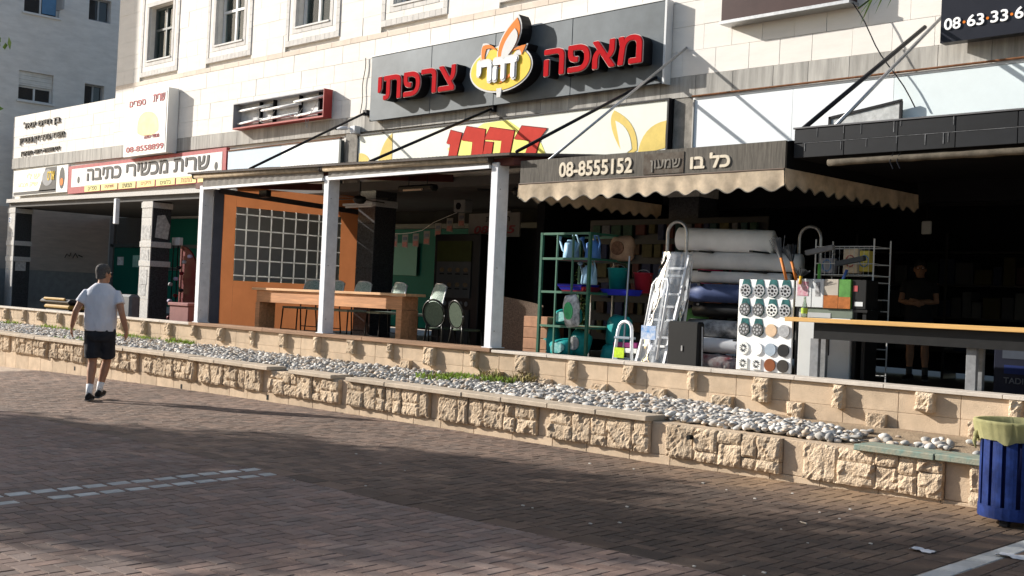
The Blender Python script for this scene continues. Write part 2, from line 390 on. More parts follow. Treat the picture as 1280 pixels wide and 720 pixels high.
# pebbles
ico = bmesh.new(); bmesh.ops.create_icosphere(ico, subdivisions=2, radius=1); IV = np.array([v.co[:] for v in ico.verts]); IF = np.array([[v.index for v in f.verts] for f in ico.faces]); ico.free()
ic1 = bmesh.new(); bmesh.ops.create_icosphere(ic1, subdivisions=1, radius=1); JV = np.array([v.co[:] for v in ic1.verts]); JF = np.array([[v.index for v in f.verts] for f in ic1.faces]); ic1.free()
m_peb = M('pebble', (1, 1, 1), .7, .12, 20, .12, 90, attr=True)
prs = np.random.RandomState(4)
def pebble_geo(x, y, z, s, base):
    a = prs.uniform(0, 6.28); t = prs.uniform(-.35, .35); sx, sy, sz = s*prs.uniform(.8, 1.6), s*prs.uniform(.65, 1.1), s*prs.uniform(.38, .75)
    v = base*(1+.22*np.sin(base[:, [1, 2, 0]]*2.4+prs.uniform(0, 6, 3)))*[sx, sy, sz]
    ca, sa = math.cos(a), math.sin(a); v = v@np.array([[ca, sa, 0], [-sa, ca, 0], [0, 0, 1]]); ct, st = math.cos(t), math.sin(t); v = v@np.array([[1, 0, 0], [0, ct, st], [0, -st, ct]])
    return v+[x, y, z]
def peb_col():
    r = prs.uniform(.55, 1.05)
    c = np.array([.67, .635, .58]) if prs.rand() < .6 else (np.array([.56, .46, .36]) if prs.rand() < .62 else np.array([.36, .35, .33])); return [*(c*r), 1]
Vs, Fs, Cs, nv = [], [], [], 0
N_P = 15500
for i in range(N_P):
    u = prs.rand(); x = -27+u*21.6 if i < 14200 else prs.uniform(-7.2, -5.1)
    y = prs.uniform(9.02, 10.12)
    if x > -7 and y > 9.9-.25*(x+7): continue
    if x < -7.03 and y < 9.1 and not (-13.66 < x < -13.15): continue
    if -12.75 < x < -11.2 and y > 9.3 and prs.rand() < .5: continue
    near = x > -15; base, fc = (IV, IF) if x > -9.5 else (JV, JF)
    s = prs.uniform(.02, .043)*(1.0 if near else 1.15)
    Vs.append(pebble_geo(x, y, bedz(x, y)+prs.uniform(.008, .05), s, base)); Fs.append(fc+nv); Cs += [peb_col()]*len(base); nv += len(base)
o = link('pebble_bed', npmesh('pebble_bed', np.vstack(Vs), np.vstack(Fs), Cs, True), m_peb)
tag(o, 'bed of white and grey pebbles between the retaining wall and terrace wall', 'pebbles', None, 'stuff')
for i in range(70):                                 # loose single pebbles where the bed thins out
    x = prs.uniform(-5.5, -3.5); y = prs.uniform(9.03, 9.75) if x < -4.6 else prs.uniform(9.2, 9.85)
    s = prs.uniform(.024, .048); z = bedz(x, y)+s*.45
    if y < 9.09 and x > -4.86: continue
    if prs.rand() < .45 and x < -4.3: y = 9.1+prs.rand()*.12
    v = pebble_geo(0, 0, 0, s, IV); o = link('pebble', npmesh('pebble', v, IF, [peb_col()]*len(IV), True), m_peb); o.location = (x, y, z)
    tag(o, 'loose white pebble on the bare end of the planter bed', 'pebble', 'loose pebbles on the bare end of the planter')
# terrace wall
TW = T('terrace_wall', 'sand coloured block wall with projecting rough stones holding up the shop terrace', 'wall', (-12, 10.2, 0), world=True)
B(-40, 2, 10.125, 10.3, 0, .80).build('core', m_plast, TW)
x = -30
while x < 1:
    wd = rng.uniform(.55, .68); hz = .62
    MB().cbox(x+.002, x+wd-.002, 10.10, 10.15, .3, hz-.002, .003).build('wall_block', m_plast, TW)
    MB().cbox(x+.002, x+wd-.002, 10.10, 10.15, hz, .828, .003).build('wall_block', m_plast, TW); x += wd
for i, x in enumerate([-30.1, -29.2, -28.3, -27.4, -26.43, -25.4, -24.55, -23.58, -22.67, -21.75, -20.8, -19.88, -18.98, -18.08, -17.18, -16.22, -15.32, -14.4, -13.54, -12.66, -11.8, -10.92, -10.06, -9.22, -8.36, -7.49, -6.61, -5.74, -4.87, -4.06, -3.2, -2.3]):
    wd = .10 if i % 2 else .17; wd *= rng.uniform(.9, 1.15); hh = rng.uniform(.17, .24)
    sd += 1; rough_stone(x-wd/2, x+wd/2, .825-hh, .826, 10.02+rng.uniform(-.01, .015), 10.101, .022, sd, .025, .008).build('rough_stone', m_rough, TW)
for x in (-12.3, -10.5, -9.65, -8.79, -7.92, -7.08, -6.22, -5.35, -4.35, -3.4):
    sd += 1; wd = rng.uniform(.15, .26); rough_stone(x-wd/2, x+wd/2, .42, .57+rng.uniform(0, .05), 10.03, 10.101, .022, sd, .025, .008).build('rough_stone', m_rough, TW)
m_plank = M('weathered_plank', (.30, .185, .115), .8, .3, 5, .3, 60, rnd=.1, stretch=(.25, 3, 6))
for a, b_ in ((-40, -18.25), (-10.62, 2)):
    x = a
    while x < b_-.01:
        wd = min(rng.uniform(.9, 1.25), b_-x)
        MB().cbox(x+.002, x+wd-.002, 10.06, 10.34, .832, .868, .004).build('edge_slab', m_edge, TW); x += wd
for a, b_ in ((-18.25, -15.9), (-15.9, -13.3), (-13.3, -10.63)): MB().cbox(a+.002, b_-.002, 10.05, 10.34, .832, .885, .005).build('wooden_plank', m_plank, TW)
m_floor = M('terrace_tile', (.09, .08, .07), .6, .12, 3, .05, 40)
struct(B(-60, 4, 10.3, 20, .3, .60).build('terrace_floor', m_floor))
# ================================================================ APARTMENT BUILDING
m_stone = M('facade_stone', (.75, .715, .66), .85, .05, 3, .1, 30, rnd=.03, stretch=(.6, 1, 2.5))
m_stoneb = M('facade_backing', (.68, .65, .60), .9, .1, 4)
m_grey = M('grey_band_stone', (.36, .345, .315), .8, .3, 2.2, .12, 40, rnd=.12, stretch=(5, 1, .5))
m_pink = M('string_course', (.66, .57, .48), .85, .08, 5, .1, 40, rnd=.06)
m_trim = M('window_trim_grey', (.58, .56, .53), .85, .1, 8, .1, 50, rnd=.07)
m_alu = M('white_aluminium', (.62, .63, .63), .45, .05, 5)
m_dalu = M('dark_aluminium', (.07, .085, .085), .4, .1, 5)
m_gran = M('dark_granite', (.045, .046, .05), .25, .5, 40, 0, 50, spec=.5)
m_lgran = M('light_granite', (.46, .45, .43), .5, .2, 30, 0, 50, rnd=.06)
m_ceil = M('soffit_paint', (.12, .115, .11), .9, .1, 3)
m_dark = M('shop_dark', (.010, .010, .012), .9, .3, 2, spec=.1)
m_glassw = glass('window_glass', (.72, .85, .82), dark=(.06, .11, .10), fac=.18)
m_curt = M('window_curtain', (.22, .42, .36), .9, .3, 5)
AB = T('apartment_building', 'pale stone apartment building with shop arcade and framed upstairs windows', 'building', (-9.6, FY, 0), world=True)
AB.rotation_euler = (0, .009, 0)
WX = [-24.84+3.06*i for i in range(8)]
WIN = [(x-.55, x+.55, 6.54, 7.79) for x in WX]
XL, XR = -26.95, 4.0
# backing wall with openings
b = MB(); b.box(XL+.05, XR, FY+.05, FY+.32, 4.36, 6.54); b.box(XL+.05, XR, FY+.05, FY+.32, 7.79, 12)
px = XL+.05
for a, c, _, _ in WIN: b.box(px, a, FY+.05, FY+.32, 6.54, 7.79); px = c
b.box(px, XR, FY+.05, FY+.32, 6.54, 7.79)
b.box(-33.2, XL+.05, FY+.05, FY+.32, 4.36, 5.80)
b.box(-33.2, XR, FY+.05, FY+.32, 3.44, 4.36)
b.build('wall', m_stoneb, AB)
B(XL+.05, XR, FY+.32, 19, 11.7, 12).build('roof', m_stoneb, AB); B(XL+.05, XL+.3, FY+.32, 19, 3.5, 12).build('end_wall', m_stone, AB)
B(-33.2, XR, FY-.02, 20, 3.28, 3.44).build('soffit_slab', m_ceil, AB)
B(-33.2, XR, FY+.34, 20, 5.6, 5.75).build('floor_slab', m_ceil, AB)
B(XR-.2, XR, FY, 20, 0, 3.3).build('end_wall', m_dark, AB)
pieces = []
def course(z0, z1, xa, xb, wmin, wmax, holes=()):
    x = xa-rng.uniform(0, .3)
    while x < xb-.02:
        wd = rng.uniform(wmin, wmax); a, c = max(x, xa), min(x+wd, xb); x += wd
        segs = [(a, c)]
        for h0, h1 in holes:
            ns = []
            for p, q in segs:
                if q <= h0 or p >= h1: ns.append((p, q))
                else:
                    if h0-p > .03: ns.append((p, h0))
                    if q-h1 > .03: ns.append((h1, q))
            segs = ns
        for p, q in segs:
            if q-p > .03: pieces.append((p, q, z0, z1))
H = [(x-.905, x+.905) for x in WX]
for i in range(4): course(4.645+i*.339, 4.645+(i+1)*.339, XL, XR, .44, .62)
zz = 6.10
while zz < 11.9:
    h_ = .335
    course(zz, min(zz+h_, 12), XL, XR, .44, .62, H if 6.1 < zz+h_-.02 and zz < 8.1 else ()); zz += h_
course(4.645, 4.94, -33.2, XL, .44, .62); course(4.94, 5.24, -33.2, XL, .44, .62); course(5.24, 5.53, -33.2, XL, .44, .62); course(5.53, 5.82, -33.2, XL, .44, .62)
pieces.sort(key=lambda p: -(1 if p[3] < 8.5 else 0)*1e3+p[2]-.0*p[0])
def pc(p): return MB().cbox(p[0]+.0015, p[1]-.0015, FY+rng.uniform(-.003, .003), FY+.06, p[2]+.0015, p[3]-.0015, .003)
for p in pieces[:300]: pc(p).build('stone_panel', m_stone, AB)
b = MB()
for p in pieces[300:]: b.box(p[0]+.0015, p[1]-.0015, FY+rng.uniform(-.003, .003), FY+.06, p[2]+.0015, p[3]-.0015)
o = b.build('upper_stone_panels', m_stone, AB); o['kind'] = 'stuff'
x = -33.2
while x < XR:
    wd = min(rng.uniform(.5, .62), XR-x); MB().cbox(x+.0015, x+wd-.0015, FY-.012, FY+.06, 4.352, 4.642, .004).build('band_stone', m_grey, AB); x += wd
x = XL
while x < XR:
    wd = min(rng.uniform(.5, .62), XR-x); MB().cbox(x+.001, x+wd-.001, FY-.006, FY+.06, 6.001, 6.099, .004).build('string_course', m_pink, AB); x += wd
wi = 0
for x in WX:
    w_ = B(x-.50, x+.50, FY+.19, FY+.2, 6.6, 7.74).build('window', m_glassw, AB)
    # outer grey moulding of small stones, inner cream border
    def ring(x0, x1, z0, z1, t, y0, y1, mt, nm, n):
        hw = (x1-x0)/n
        for k in range(n):
            for za, zb in ((z0, z0+t), (z1-t, z1)): MB().cbox(x0+k*hw+.001, x0+(k+1)*hw-.001, y0, y1, za, zb, .003).build(nm, mt, w_)
        nv_ = max(2, int((z1-z0-2*t)/.14)) if n > 4 else 1; hv = (z1-z0-2*t)/nv_
        for k in range(nv_):
            for xa, xb in ((x0, x0+t), (x1-t, x1)): MB().cbox(xa, xb, y0, y1, z0+t+k*hv+.001, z0+t+(k+1)*hv-.001, .003).build(nm, mt, w_)
    ring(x-.9, x+.9, 6.19, 8.12, .11, FY-.016, FY+.06, m_trim, 'surround_stone', 12 if x < -14 else 4)
    ring(x-.787, x+.787, 6.303, 8.007, .115, FY-.006, FY+.06, m_stone, 'border_stone', 3)
    ring(x-.67, x+.67, 6.42, 7.90, .1, FY-.012, FY+.06, m_trim, 'inner_surround_stone', 4)
    B(x-.57, x+.57, FY-.03, FY+.14, 6.515, 6.548).build('sill', M('sill_stone', (.5, .49, .47), .6), w_)
    b = MB()
    for a in (-.53, -.03, .47): b.box(x+a, x+a+.06, FY+.15, FY+.23, 6.55, 7.78)
    for z in (6.551, 7.24, 7.73): b.box(x-.528, x+.528, FY+.152, FY+.228, z, z+.05)
    b.build('frame', m_alu if wi else m_dalu, w_)
    B(x-.5, x+.5, FY+.212, FY+.222, 6.56, 7.77).build('curtain', m_curt if wi < 1 else M('window_blind', (.36, .50, .54), .9, .2, 4), w_); wi += 1
# shop row behind the arcade
m_gglass = glass('green_shop_glass', (.25, .5, .42), .12, dark=(.018, .15, .11), fac=.8)
b = MB(); b.box(-34.5, -22.0, 16.15, 16.3, .69, 3.3); b.build('shop_back_wall', M('shop_wall_grey', (.45, .45, .43), .9, .15, 2), AB)
for xa, xb, z0, z1 in ((-34.15, -33.9, .7, 3.3), (-31.0, -30.75, .7, 3.28), (-27.9, -27.7, .7, 3.28), (-34.1, -22, 2.38, 2.47), (-30.7, -22, 1.75, 1.82)): B(xa, xb, 16.02, 16.14, z0, z1).build('shopfront_post', m_dalu if z0 > .7 else M('grey_mullion', (.18, .19, .2), .5), AB)
B(-33.88, -31.02, 16.06, 16.08, .71, 2.37).build('shop_door_glass', m_gglass, AB); B(-33.88, -31.02, 16.06, 16.08, 2.48, 3.27).build('fanlight', glass('fan_glass', (.4, .45, .45), dark=(.12, .13, .13), fac=.6), AB)
B(-30.7, -27.95, 16.06, 16.08, .71, 1.74).build('shop_window_glass', m_gglass, AB); B(-30.7, -27.95, 16.06, 16.08, 1.83, 3.2).build('shop_window_glass', m_gglass, AB)
B(-27.68, -22, 16.06, 16.08, .71, 3.2).build('shop_window_glass', m_gglass, AB)
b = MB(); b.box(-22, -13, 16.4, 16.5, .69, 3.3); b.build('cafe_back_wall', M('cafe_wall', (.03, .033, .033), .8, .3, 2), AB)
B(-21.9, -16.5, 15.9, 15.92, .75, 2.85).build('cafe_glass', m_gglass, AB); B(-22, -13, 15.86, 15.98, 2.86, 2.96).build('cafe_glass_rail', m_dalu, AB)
B(-20.4, -19.15, 15.83, 15.85, 1.85, 2.55).build('cafe_green_panel', M('green_panel', (.03, .20, .15), .4, .08, 3), AB)
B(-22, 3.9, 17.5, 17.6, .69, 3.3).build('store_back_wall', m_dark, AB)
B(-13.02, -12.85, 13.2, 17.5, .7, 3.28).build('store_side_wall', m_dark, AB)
# pillars: light front, dark polished sides, three pale bands
m_poster = M('torn_poster', (.62, .61, .58), .9, .25, 15, col2=(.30, .29, .28))
for i, x in enumerate((-33.25, -25.25, -16.95, -9.9, -2.2)):
    p = B(x, x+.5, FY+.012, FY+.46, .3, 3.30).build('pillar', m_gran, AB)
    zs = [.3, 1.02, 1.55, 1.92, 2.46, 2.9, 3.30] if i < 2 else [.3, 1.1, 1.9, 2.7, 3.3]
    for a, c in zip(zs[:-1], zs[1:]): MB().cbox(x+.002, x+.498, FY-.012, FY+.012, a+.002, c-.002, .003).build('front_tile', m_lgran if i < 2 else m_gran, p)
    if i < 2:
        for z in (1.78, 2.22, 3.12): MB().cbox(x-.02, x+.535, FY-.025, FY+.48, z, z+.13, .004).build('pale_band', m_lgran, p)
    else: MB().cbox(x-.02, x+.52, FY-.03, FY+.48, 3.0, 3.12, .004).build('pale_band', m_lgran, p)
    if i == 1:
        for (xa, xb, za, zb) in ((-25.22, -24.8, 2.4, 2.72), (-25.18, -24.85, 1.35, 1.7), (-25.24, -24.9, 1.1, 1.36), (-25.2, -24.82, 1.86, 2.16)):
            B(xa, xb, FY-.018, FY-.013, za, zb).build('poster', m_poster, p)
        b = MB(); b.prism([(12.68, 2.45), (13.0, 2.42), (13.04, 2.75), (12.9, 2.98), (12.72, 2.95)], lambda a, c, d: (-24.749+d, a, c), .004); b.build('poster', m_poster, p)
    if i == 0:
        B(-33.2, -32.98, FY-.018, FY-.013, 2.85, 3.0).build('number_plate', M('plate_white', (.75, .75, .73)), p)
        text('2', -33.13, -33.06, 2.87, 2.985, FY-.018, .004, .02).build('number', M('plate_blue', (.03, .06, .2)), p)
        B(-33.22, -32.85, FY-.018, FY-.013, 2.45, 2.6).build('notice', m_poster, p); B(-32.749, -32.745, 12.66, 12.95, 1.52, 1.8).build('notice', m_poster, p)
# lintel beam over the arcade
B(-33.2, -21.6, FY-.10, FY+.04, 3.40, 3.50).build('lintel', m_lgran, AB)
B(-9.88, -9.48, FY-.02, FY+.05, 3.44, 4.34).build('pilaster', M('pilaster_stone', (.22, .205, .18), .8, .35, 6, .15, 40), AB)
B(-17.42, -17.02, FY-.02, FY+.05, 3.44, 4.34).build('pilaster', MATS['pilaster_stone'], AB)

# ================================================================ NEIGHBOUR
NX = -34.5
m_nb = M('neighbour_stone', (.64, .63, .61), .9, .1, 1.6, .1, 40, rnd=.05, stretch=(1, 1.4, 5))
m_nbl = M('neighbour_brown', (.58, .50, .44), .9, .12, 2, .1, 60, stretch=(1, 1, 6))
NB = T('neighbour_building', 'grey stone apartment building in shade beside the arcade with shuttered windows', 'building', (NX-3, 14, 0), world=True)
NW = [(13.2, 14.22, 6.75, 7.62, 1), (15.18, 15.8, 6.6, 7.55, 0), (13.25, 14.3, 9.35, 10.3, 2), (15.2, 15.9, 9.5, 10.2, 0)]
def wall_holes(mb, y0, y1, z0, z1, holes, xa, xb):
    ys_ = sorted({y0, y1, *[h[0] for h in holes], *[h[1] for h in holes]}); zs_ = sorted({z0, z1, *[h[2] for h in holes], *[h[3] for h in holes]})
    for a, c in zip(ys_[:-1], ys_[1:]):
        for e, f in zip(zs_[:-1], zs_[1:]):
            if not any(h[0] <= a and c <= h[1] and h[2] <= e and f <= h[3] for h in holes): mb.box(xa, xb, a, c, e, f)
b = MB(); wall_holes(b, 12.0, 24, 3.6, 17, [h[:4] for h in NW], NX-.3, NX-.02); b.build('wall', m_nb, NB)
b = MB(); b.box(NX-8, NX-.3, 12.0, 24, 3.6, 17); b.build('core', m_dark, NB)
B(NX-1.0, NX-.02, 9.0, 12.0, 10.0, 17).build('added_shade_fin', m_nb, NB)  # unseen fin, added and shaped to cast the shade edge on the facade
B(NX-8, NX-.02, 11.9, 24, 2.1, 3.6).build('brown_wall', m_nbl, NB); B(NX-8, NX-.0, 11.9, 24, -.6, 1.78).build('dado', M('dado_granite', (.34, .345, .345), .6, .15, 6), NB)
B(NX-8, NX+.01, 11.9, 24, 1.78, 2.1).build('dado_rail', m_nbl, NB)
for y0, y1, z0, z1, k in NW:
    wd = B(NX-.2, NX-.19, y0+.03, y1-.03, z0+.03, z1-.03).build('window', glass('nb_glass', (.2, .22, .25), dark=(.03, .032, .036), fac=.6), NB)
    b = MB()
    ym = (y0+y1)/2
    zt = z1-(.42 if k == 1 else 0)
    for ya, yb in ((y0, y0+.05), (y1-.05, y1), (ym-.025, ym+.025)): b.box(NX-.24, NX-.15, ya, yb, z0, zt)
    for za in (z0, zt-.05): b.box(NX-.238, NX-.152, y0+.001, y1-.001, za, za+.05)
    b.build('frame', m_alu if k else M('steel_grey', (.3, .31, .32), .5), wd)
    if k == 1:
        for q in range(7): MB().box(NX-.13, NX-.10+.012*(q % 2), y0+.01, y1-.01, zt+q*.06, zt+q*.06+.056).build('shutter_slat', M('shutter_white', (.60, .60, .58), .6), wd)
    if k: B(NX-.1, NX+.04, y0-.05, y1+.05, z0-.05, z0).build('sill', m_alu, wd)
    if k == 2: B(NX-.17, NX-.15, ym+.05, y1-.06, z0+.08, z1-.06).build('blue_blind', M('blue_blind', (.12, .25, .42), .7), wd)
B(NX, NX+.45, 14.18, 14.24, 9.55, 9.9).build('bracket', M('steel_grey', (.3, .31, .32), .5), NB)
gr = MB()
for pts in ([(14.8, 2.2), (14.86, 2.32), (14.95, 2.25), (14.98, 2.36)], [(15.05, 2.2), (15.12, 2.35), (15.2, 2.22)], [(15.22, 2.3), (15.35, 2.25)]): gr.tube([(NX+.012, y, z) for y, z in pts], .014, 5)
gr.build('scrawl', M('black_spray', (.01, .01, .01)), NB)
# low granite screen wall beside the first pillar
LW = T('screen_wall', 'low dark granite screen wall at the far end of the terrace', 'wall', (-33.9, 12.0, .5), world=True)
B(-40, -32.9, 11.98, 12.15, .5, 1.66).build('panel', M('screen_granite', (.14, .145, .15), .5, .15, 8), LW)
B(-40, -32.88, 11.95, 12.18, 1.66, 1.72).build('coping', M('screen_coping', (.25, .25, .25), .6), LW)
# ================================================================ PERGOLA
m_wht = M('white_post_paint', (.72, .73, .75), .5, .1, 9)
m_roof = M('corrugated_roof', (.09, .075, .065), .8, .3, 5, .1, 40)
m_mesh = cloth('mesh_blind', (.30, .28, .255), .25, .15, 12)
m_orange = cloth('orange_canvas', (.40, .15, .06), .26, .1, 2)
m_rod = M('black_rod', (.015, .015, .018), .35, .2, 8)
m_steel = M('galvanised', (.42, .42, .42), .35, .15, 20, metal=.7)
PG = T('pergola', 'white posted pergola with corrugated roof and orange side curtain in front of the cafe', 'pergola', (-14.3, 10.2, .87), world=True)
for x in (-18.1, -14.42, -10.77):
    p = MB().cbox(x, x+.13, 10.07, 10.27, .886, 3.24, .008).build('post', m_wht, PG)
    B(x-.03, x+.16, 10.06, 10.285, .887, .897).build('base_plate', m_wht, p)
    for k in (1.1, 1.9, 2.9): MB().ell((x+.133, 10.12, k), (.006, .01, .01), 8, 5).build('screw', m_steel, p)
b = MB(); P = []
xs_ = np.arange(-18.32, -10.35, .019)
P = [[(x, y, 3.45-.0175*(x+17.6)+.016*math.sin(x*2*math.pi/.076)+(y-9.98)*.105+.012*noise.noise(Vector((x*1.4, y, 0)))) for x in xs_] for y in (9.98, 11.2, 12.5)]
b.grid(P); b.grid([[(p[0], p[1], p[2]-.012) for p in r] for r in P]); b.grid([[(p[0], p[1], p[2]-d) for p in P[0]] for d in (0, .012)]); b.build('roof_sheet', m_roof, PG)
B(-18.3, -10.4, 10.1, 10.2, 3.20, 3.29).build('front_beam', M('maroon_beam', (.10, .03, .025), .6), PG)
MB().rbox((-18.34, 9.965, 3.453), (-10.33, 9.965, 3.312), .02, .03).build('drip_edge', m_roof, PG)
for x in (-18.05, -14.36, -10.5): MB().rbox((x, 10.2, 3.27), (x, 12.55, 3.46), .08, .12).build('rafter', M('maroon_beam', (.10, .03, .025), .6), PG)
B(-18.2, -10.6, 11.3, 11.38, 3.36, 3.44).build('purlin', M('dark_beam', (.06, .05, .045), .7), PG)
rz_ = lambda x: 3.395-.0165*(x+17.6)
for xa, xb in ((-18.22, -14.45), (-14.4, -10.75)):
    r_ = MB().tube([(xa, 10.03, rz_(xa)), (xb, 10.03, rz_(xb))], .045, 14).build('blind_roll', cloth('beige_roll', (.36, .29, .205), .1, .3, 9), PG, True)
    for x in (xa, xb): MB().tube([(x-.012, 10.03, rz_(x)), (x+.012, 10.03, rz_(x))], .055, 12).build('end_cap', M('dark_cap', (.05, .04, .035)), r_)
for xa, xb in ((-17.97, -14.42), (-14.29, -10.77)):
    n = 60; b = MB(); b.grid([[(xa+(xb-xa)*i/n, 10.05+.006*math.sin(i*1.9), 3.205+(rz_(xa+(xb-xa)*i/n)-3.205)*z) for i in range(n+1)] for z in (0, .5, 1)]); b.build('blind_mesh', m_mesh, PG, True)
    B(xa, xb, 10.03, 10.07, 3.165, 3.205).build('blind_bar', m_wht, PG)
# dark frame post next to the curtain and the curtain with its clear window
B(-18.05, -17.98, 10.3, 10.48, .72, 3.2).build('curtain_post', M('slate_frame', (.10, .105, .13), .6), PG)
def curtain(y0, y1, z0, z1, n=10):
    b = MB(); b.grid([[(-18.0+.018*noise.noise(Vector((y*2.2, z*.8, 1))), y, z) for y in np.linspace(y0, y1, n)] for z in np.linspace(z0, z1, n)]); return b
cu = curtain(10.48, 10.74, .78, 3.2).build('side_curtain', m_orange, PG, True)
curtain(10.742, 13.0, 2.935, 3.3).build('curtain_strip', m_orange, cu, True); curtain(10.742, 13.0, .78, 1.635).build('curtain_strip', m_orange, cu, True); curtain(13.002, 13.45, .78, 3.4).build('curtain_strip', m_orange, cu, True)
m_vinyl = glass('clear_vinyl', (.45, .45, .43), .5, dark=(.34, .34, .33), fac=.75)
ws = [10.742, 10.96, 11.22, 11.47, 11.73, 11.99, 12.26, 12.5, 12.75, 13.0]; hs = [1.635, 1.73, 2.01, 2.26, 2.54, 2.81, 2.935]
for a, c in zip(ws[:-1], ws[1:]):
    for e, f in zip(hs[:-1], hs[1:]): B(-18.004, -18.0, a+.012, c-.012, e+.01, f-.01).build('pane', m_vinyl, cu)
b = MB()
for y in ws[1:-1]: b.box(-18.008, -17.994, y-.012, y+.012, 1.635, 2.935)
for z in hs[1:-1]: b.box(-18.0095, -17.9925, 10.742, 13.0, z-.01, z+.01)
b.build('window_tape', cloth('white_tape', (.78, .78, .76), .45), cu)
MB().rbox((-17.9, 10.35, 3.17), (-17.9, 13.4, 3.05), .05, .09).build('curtain_rail', M('dark_rail', (.05, .045, .045), .5), PG)
for xf, zf, xw, zw in ((-16.62, 3.46, -16.75, 4.74), (-13.4, 3.40, -13.44, 4.52), (-10.38, 3.36, -10.08, 4.68)):
    MB().tube([(xf, 10.12, zf), (xw, 12.52, zw)], .022, 8).build('stay_rod', m_rod, PG, True)
    MB().cbox(xw-.06, xw+.06, 12.5, 12.58, zw-.05, zw+.05, .008).build('stay_bracket', m_rod, PG)

# ================================================================ AWNING of the general store
m_beige = cloth('beige_canvas', (.56, .455, .33), .22, .28, 5)
m_fascia = M('weathered_fascia', (.105, .095, .08), .8, .35, 8, .1, 60, stretch=(6, 6, .6))
AW = T('shop_awning', 'box awning with grey lettered fascia and scalloped beige valance over the general store', 'awning', (-8.4, 10.1, 2.7), world=True)
AX0, AX1, AYB = -10.27, -6.47, 12.95
m_blk = M('black_canvas', (.006, .006, .007), .9, .2, 5, spec=.1)
B(AX0, AX1, 10.1, 10.13, 2.94, 3.235).build('fascia', m_fascia, AW)
b = MB(); b.grid([[(x, 10.12, 3.23), (x, 12.55, 3.62)] for x in (AX0, AX1)]); b.grid([[(x, 10.12, 3.222), (x, 12.55, 3.612)] for x in (AX0, AX1)]); b.build('top_canvas', m_blk, AW)
for x in (AX0, AX1-.006):
    b = MB(); b.prism([(10.131, 2.94), (AYB, 2.94), (AYB, 3.44), (12.5, 3.6), (10.131, 3.225)], lambda a, c, d: (x+d, a, c), .006); b.build('side_canvas', m_blk, AW)
def scallop(p0, p1, n, top, low, amp, name, fold=.012):
    p0 = Vector(p0); p1 = Vector(p1); d = (p1-p0); q = Vector((-d.y, d.x, 0)).normalized(); k = n*10; G = []
    rows = 5
    for r in range(rows):
        row = []
        for i in range(k+1):
            t = i/k; bot = low-amp*(.5-.5*math.cos(2*math.pi*n*t)); z = top+(bot-top)*r/(rows-1)
            off = fold*(r/(rows-1))*(math.sin(t*37+p0.x)+.6*math.sin(t*91))
            pt = p0+d*t+q*off; row.append((pt.x, pt.y, z))
        G.append(row)
    b = MB(); b.grid(G); v = b.build(name, m_beige, AW, True)
    MB().tube([Vector(p) for p in G[-1]], .006, 5).build('piping', M('piping_grey', (.18, .165, .14), .8), v, True); return v
scallop((AX0, 10.085, 0), (AX1, 10.085, 0), 14, 2.955, 2.775, .055, 'front_valance')
scallop((AX1+.012, 10.09, 0), (AX1+.012, AYB, 0), 12, 2.952, 2.79, .055, 'side_valance')
scallop((AX0-.012, 10.09, 0), (AX0-.012, AYB, 0), 12, 2.952, 2.79, .055, 'side_valance')
b = MB().tube([(AX0, 10.09, 2.945), (AX1, 10.09, 2.945)], .012, 6); b.build('front_bar', M('rail_brown', (.12, .09, .07), .6), AW)
m_let = M('cream_letter', (.62, .55, .43), .7, .15, 10)
text('08-8555152', -9.6, -8.46, 3.0, 3.18, 10.098, .006, .03).build('lettering', m_let, AW)
words(text('כל בו', -7.65, -7.13, 3.0, 3.165, 10.098, .006, .035, True), 2, 'lettering', m_let, AW)
B(-8.3, -7.74, 10.092, 10.0995, 2.97, 3.2).build('scorched_patch', M('scorched', (.07, .052, .04), .9, .5, 9, col2=(.13, .115, .095)), AW)
text('שמעון', -8.2, -7.78, 2.99, 3.13, 10.091, .004, .02, True).build('burnt_lettering', M('burnt_letter', (.19, .175, .15), .9, .5, 14), AW)
for (xf, yf, zf, xw, zw, mt) in ((-9.83, 10.15, 3.23, -9.68, 5.03, m_steel),):
    MB().tube([(xf, yf, zf), (xw, 12.58, zw)], .018, 8).build('stay_rod', mt, AW, True)
# ================================================================ BLACK CANOPY
m_bt = M('black_tile', (.007, .008, .010), .5, .25, 6, rnd=.2, spec=.2)
BC = T('black_canopy', 'black tiled canopy with white mortar streaks over the right hand shop', 'canopy', (-4, 10.3, 3.0), world=True)
CX = -6.42
B(CX, 3.0, 10.20, 12.58, 3.06, 3.35).build('core', m_dark, BC)
x = CX
m_mort = M('mortar_streak', (.13, .133, .137), .9, .5, 20)
k = 0
while x < 2.9:
    wd = .56
    for z0, z1 in ((3.058, 3.20), (3.206, 3.345)): MB().cbox(x+.003, x+wd-.003, 10.17, 10.2, z0, z1, .003).build('fascia_tile', m_bt, BC)
    x += wd
for i in range(14):
    x = CX+.06+rng.random()*1.9; z = rng.choice((3.2, 3.345)); L_ = rng.uniform(.03, .11)
    B(x, x+rng.uniform(.004, .01), 10.166, 10.17, z-L_, z).build('streak', m_mort, BC)
B(CX+.1, 2.9, 10.167, 10.1695, 3.2005, 3.2055).build('mortar_joint', m_mort, BC)
B(CX-.01, 3.0, 10.16, 10.26, 3.351, 3.366).build('top_flashing', M('flashing', (.12, .12, .125), .5), BC)
b = MB(); n = 40; b.loft([[(-6.05+5*i/n, 10.22+.035*math.cos(a)*(1+.25*noise.noise(Vector((i*.7, a, 0)))), 3.0+.035*math.sin(a)*(1+.3*noise.noise(Vector((i*.7, a, 4))))) for a in np.linspace(0, 2*math.pi, 9)[:-1]] for i in range(n+1)])
b.build('rolled_canvas', cloth('grey_roll', (.10, .085, .065), .05, .5, 7), BC, True)
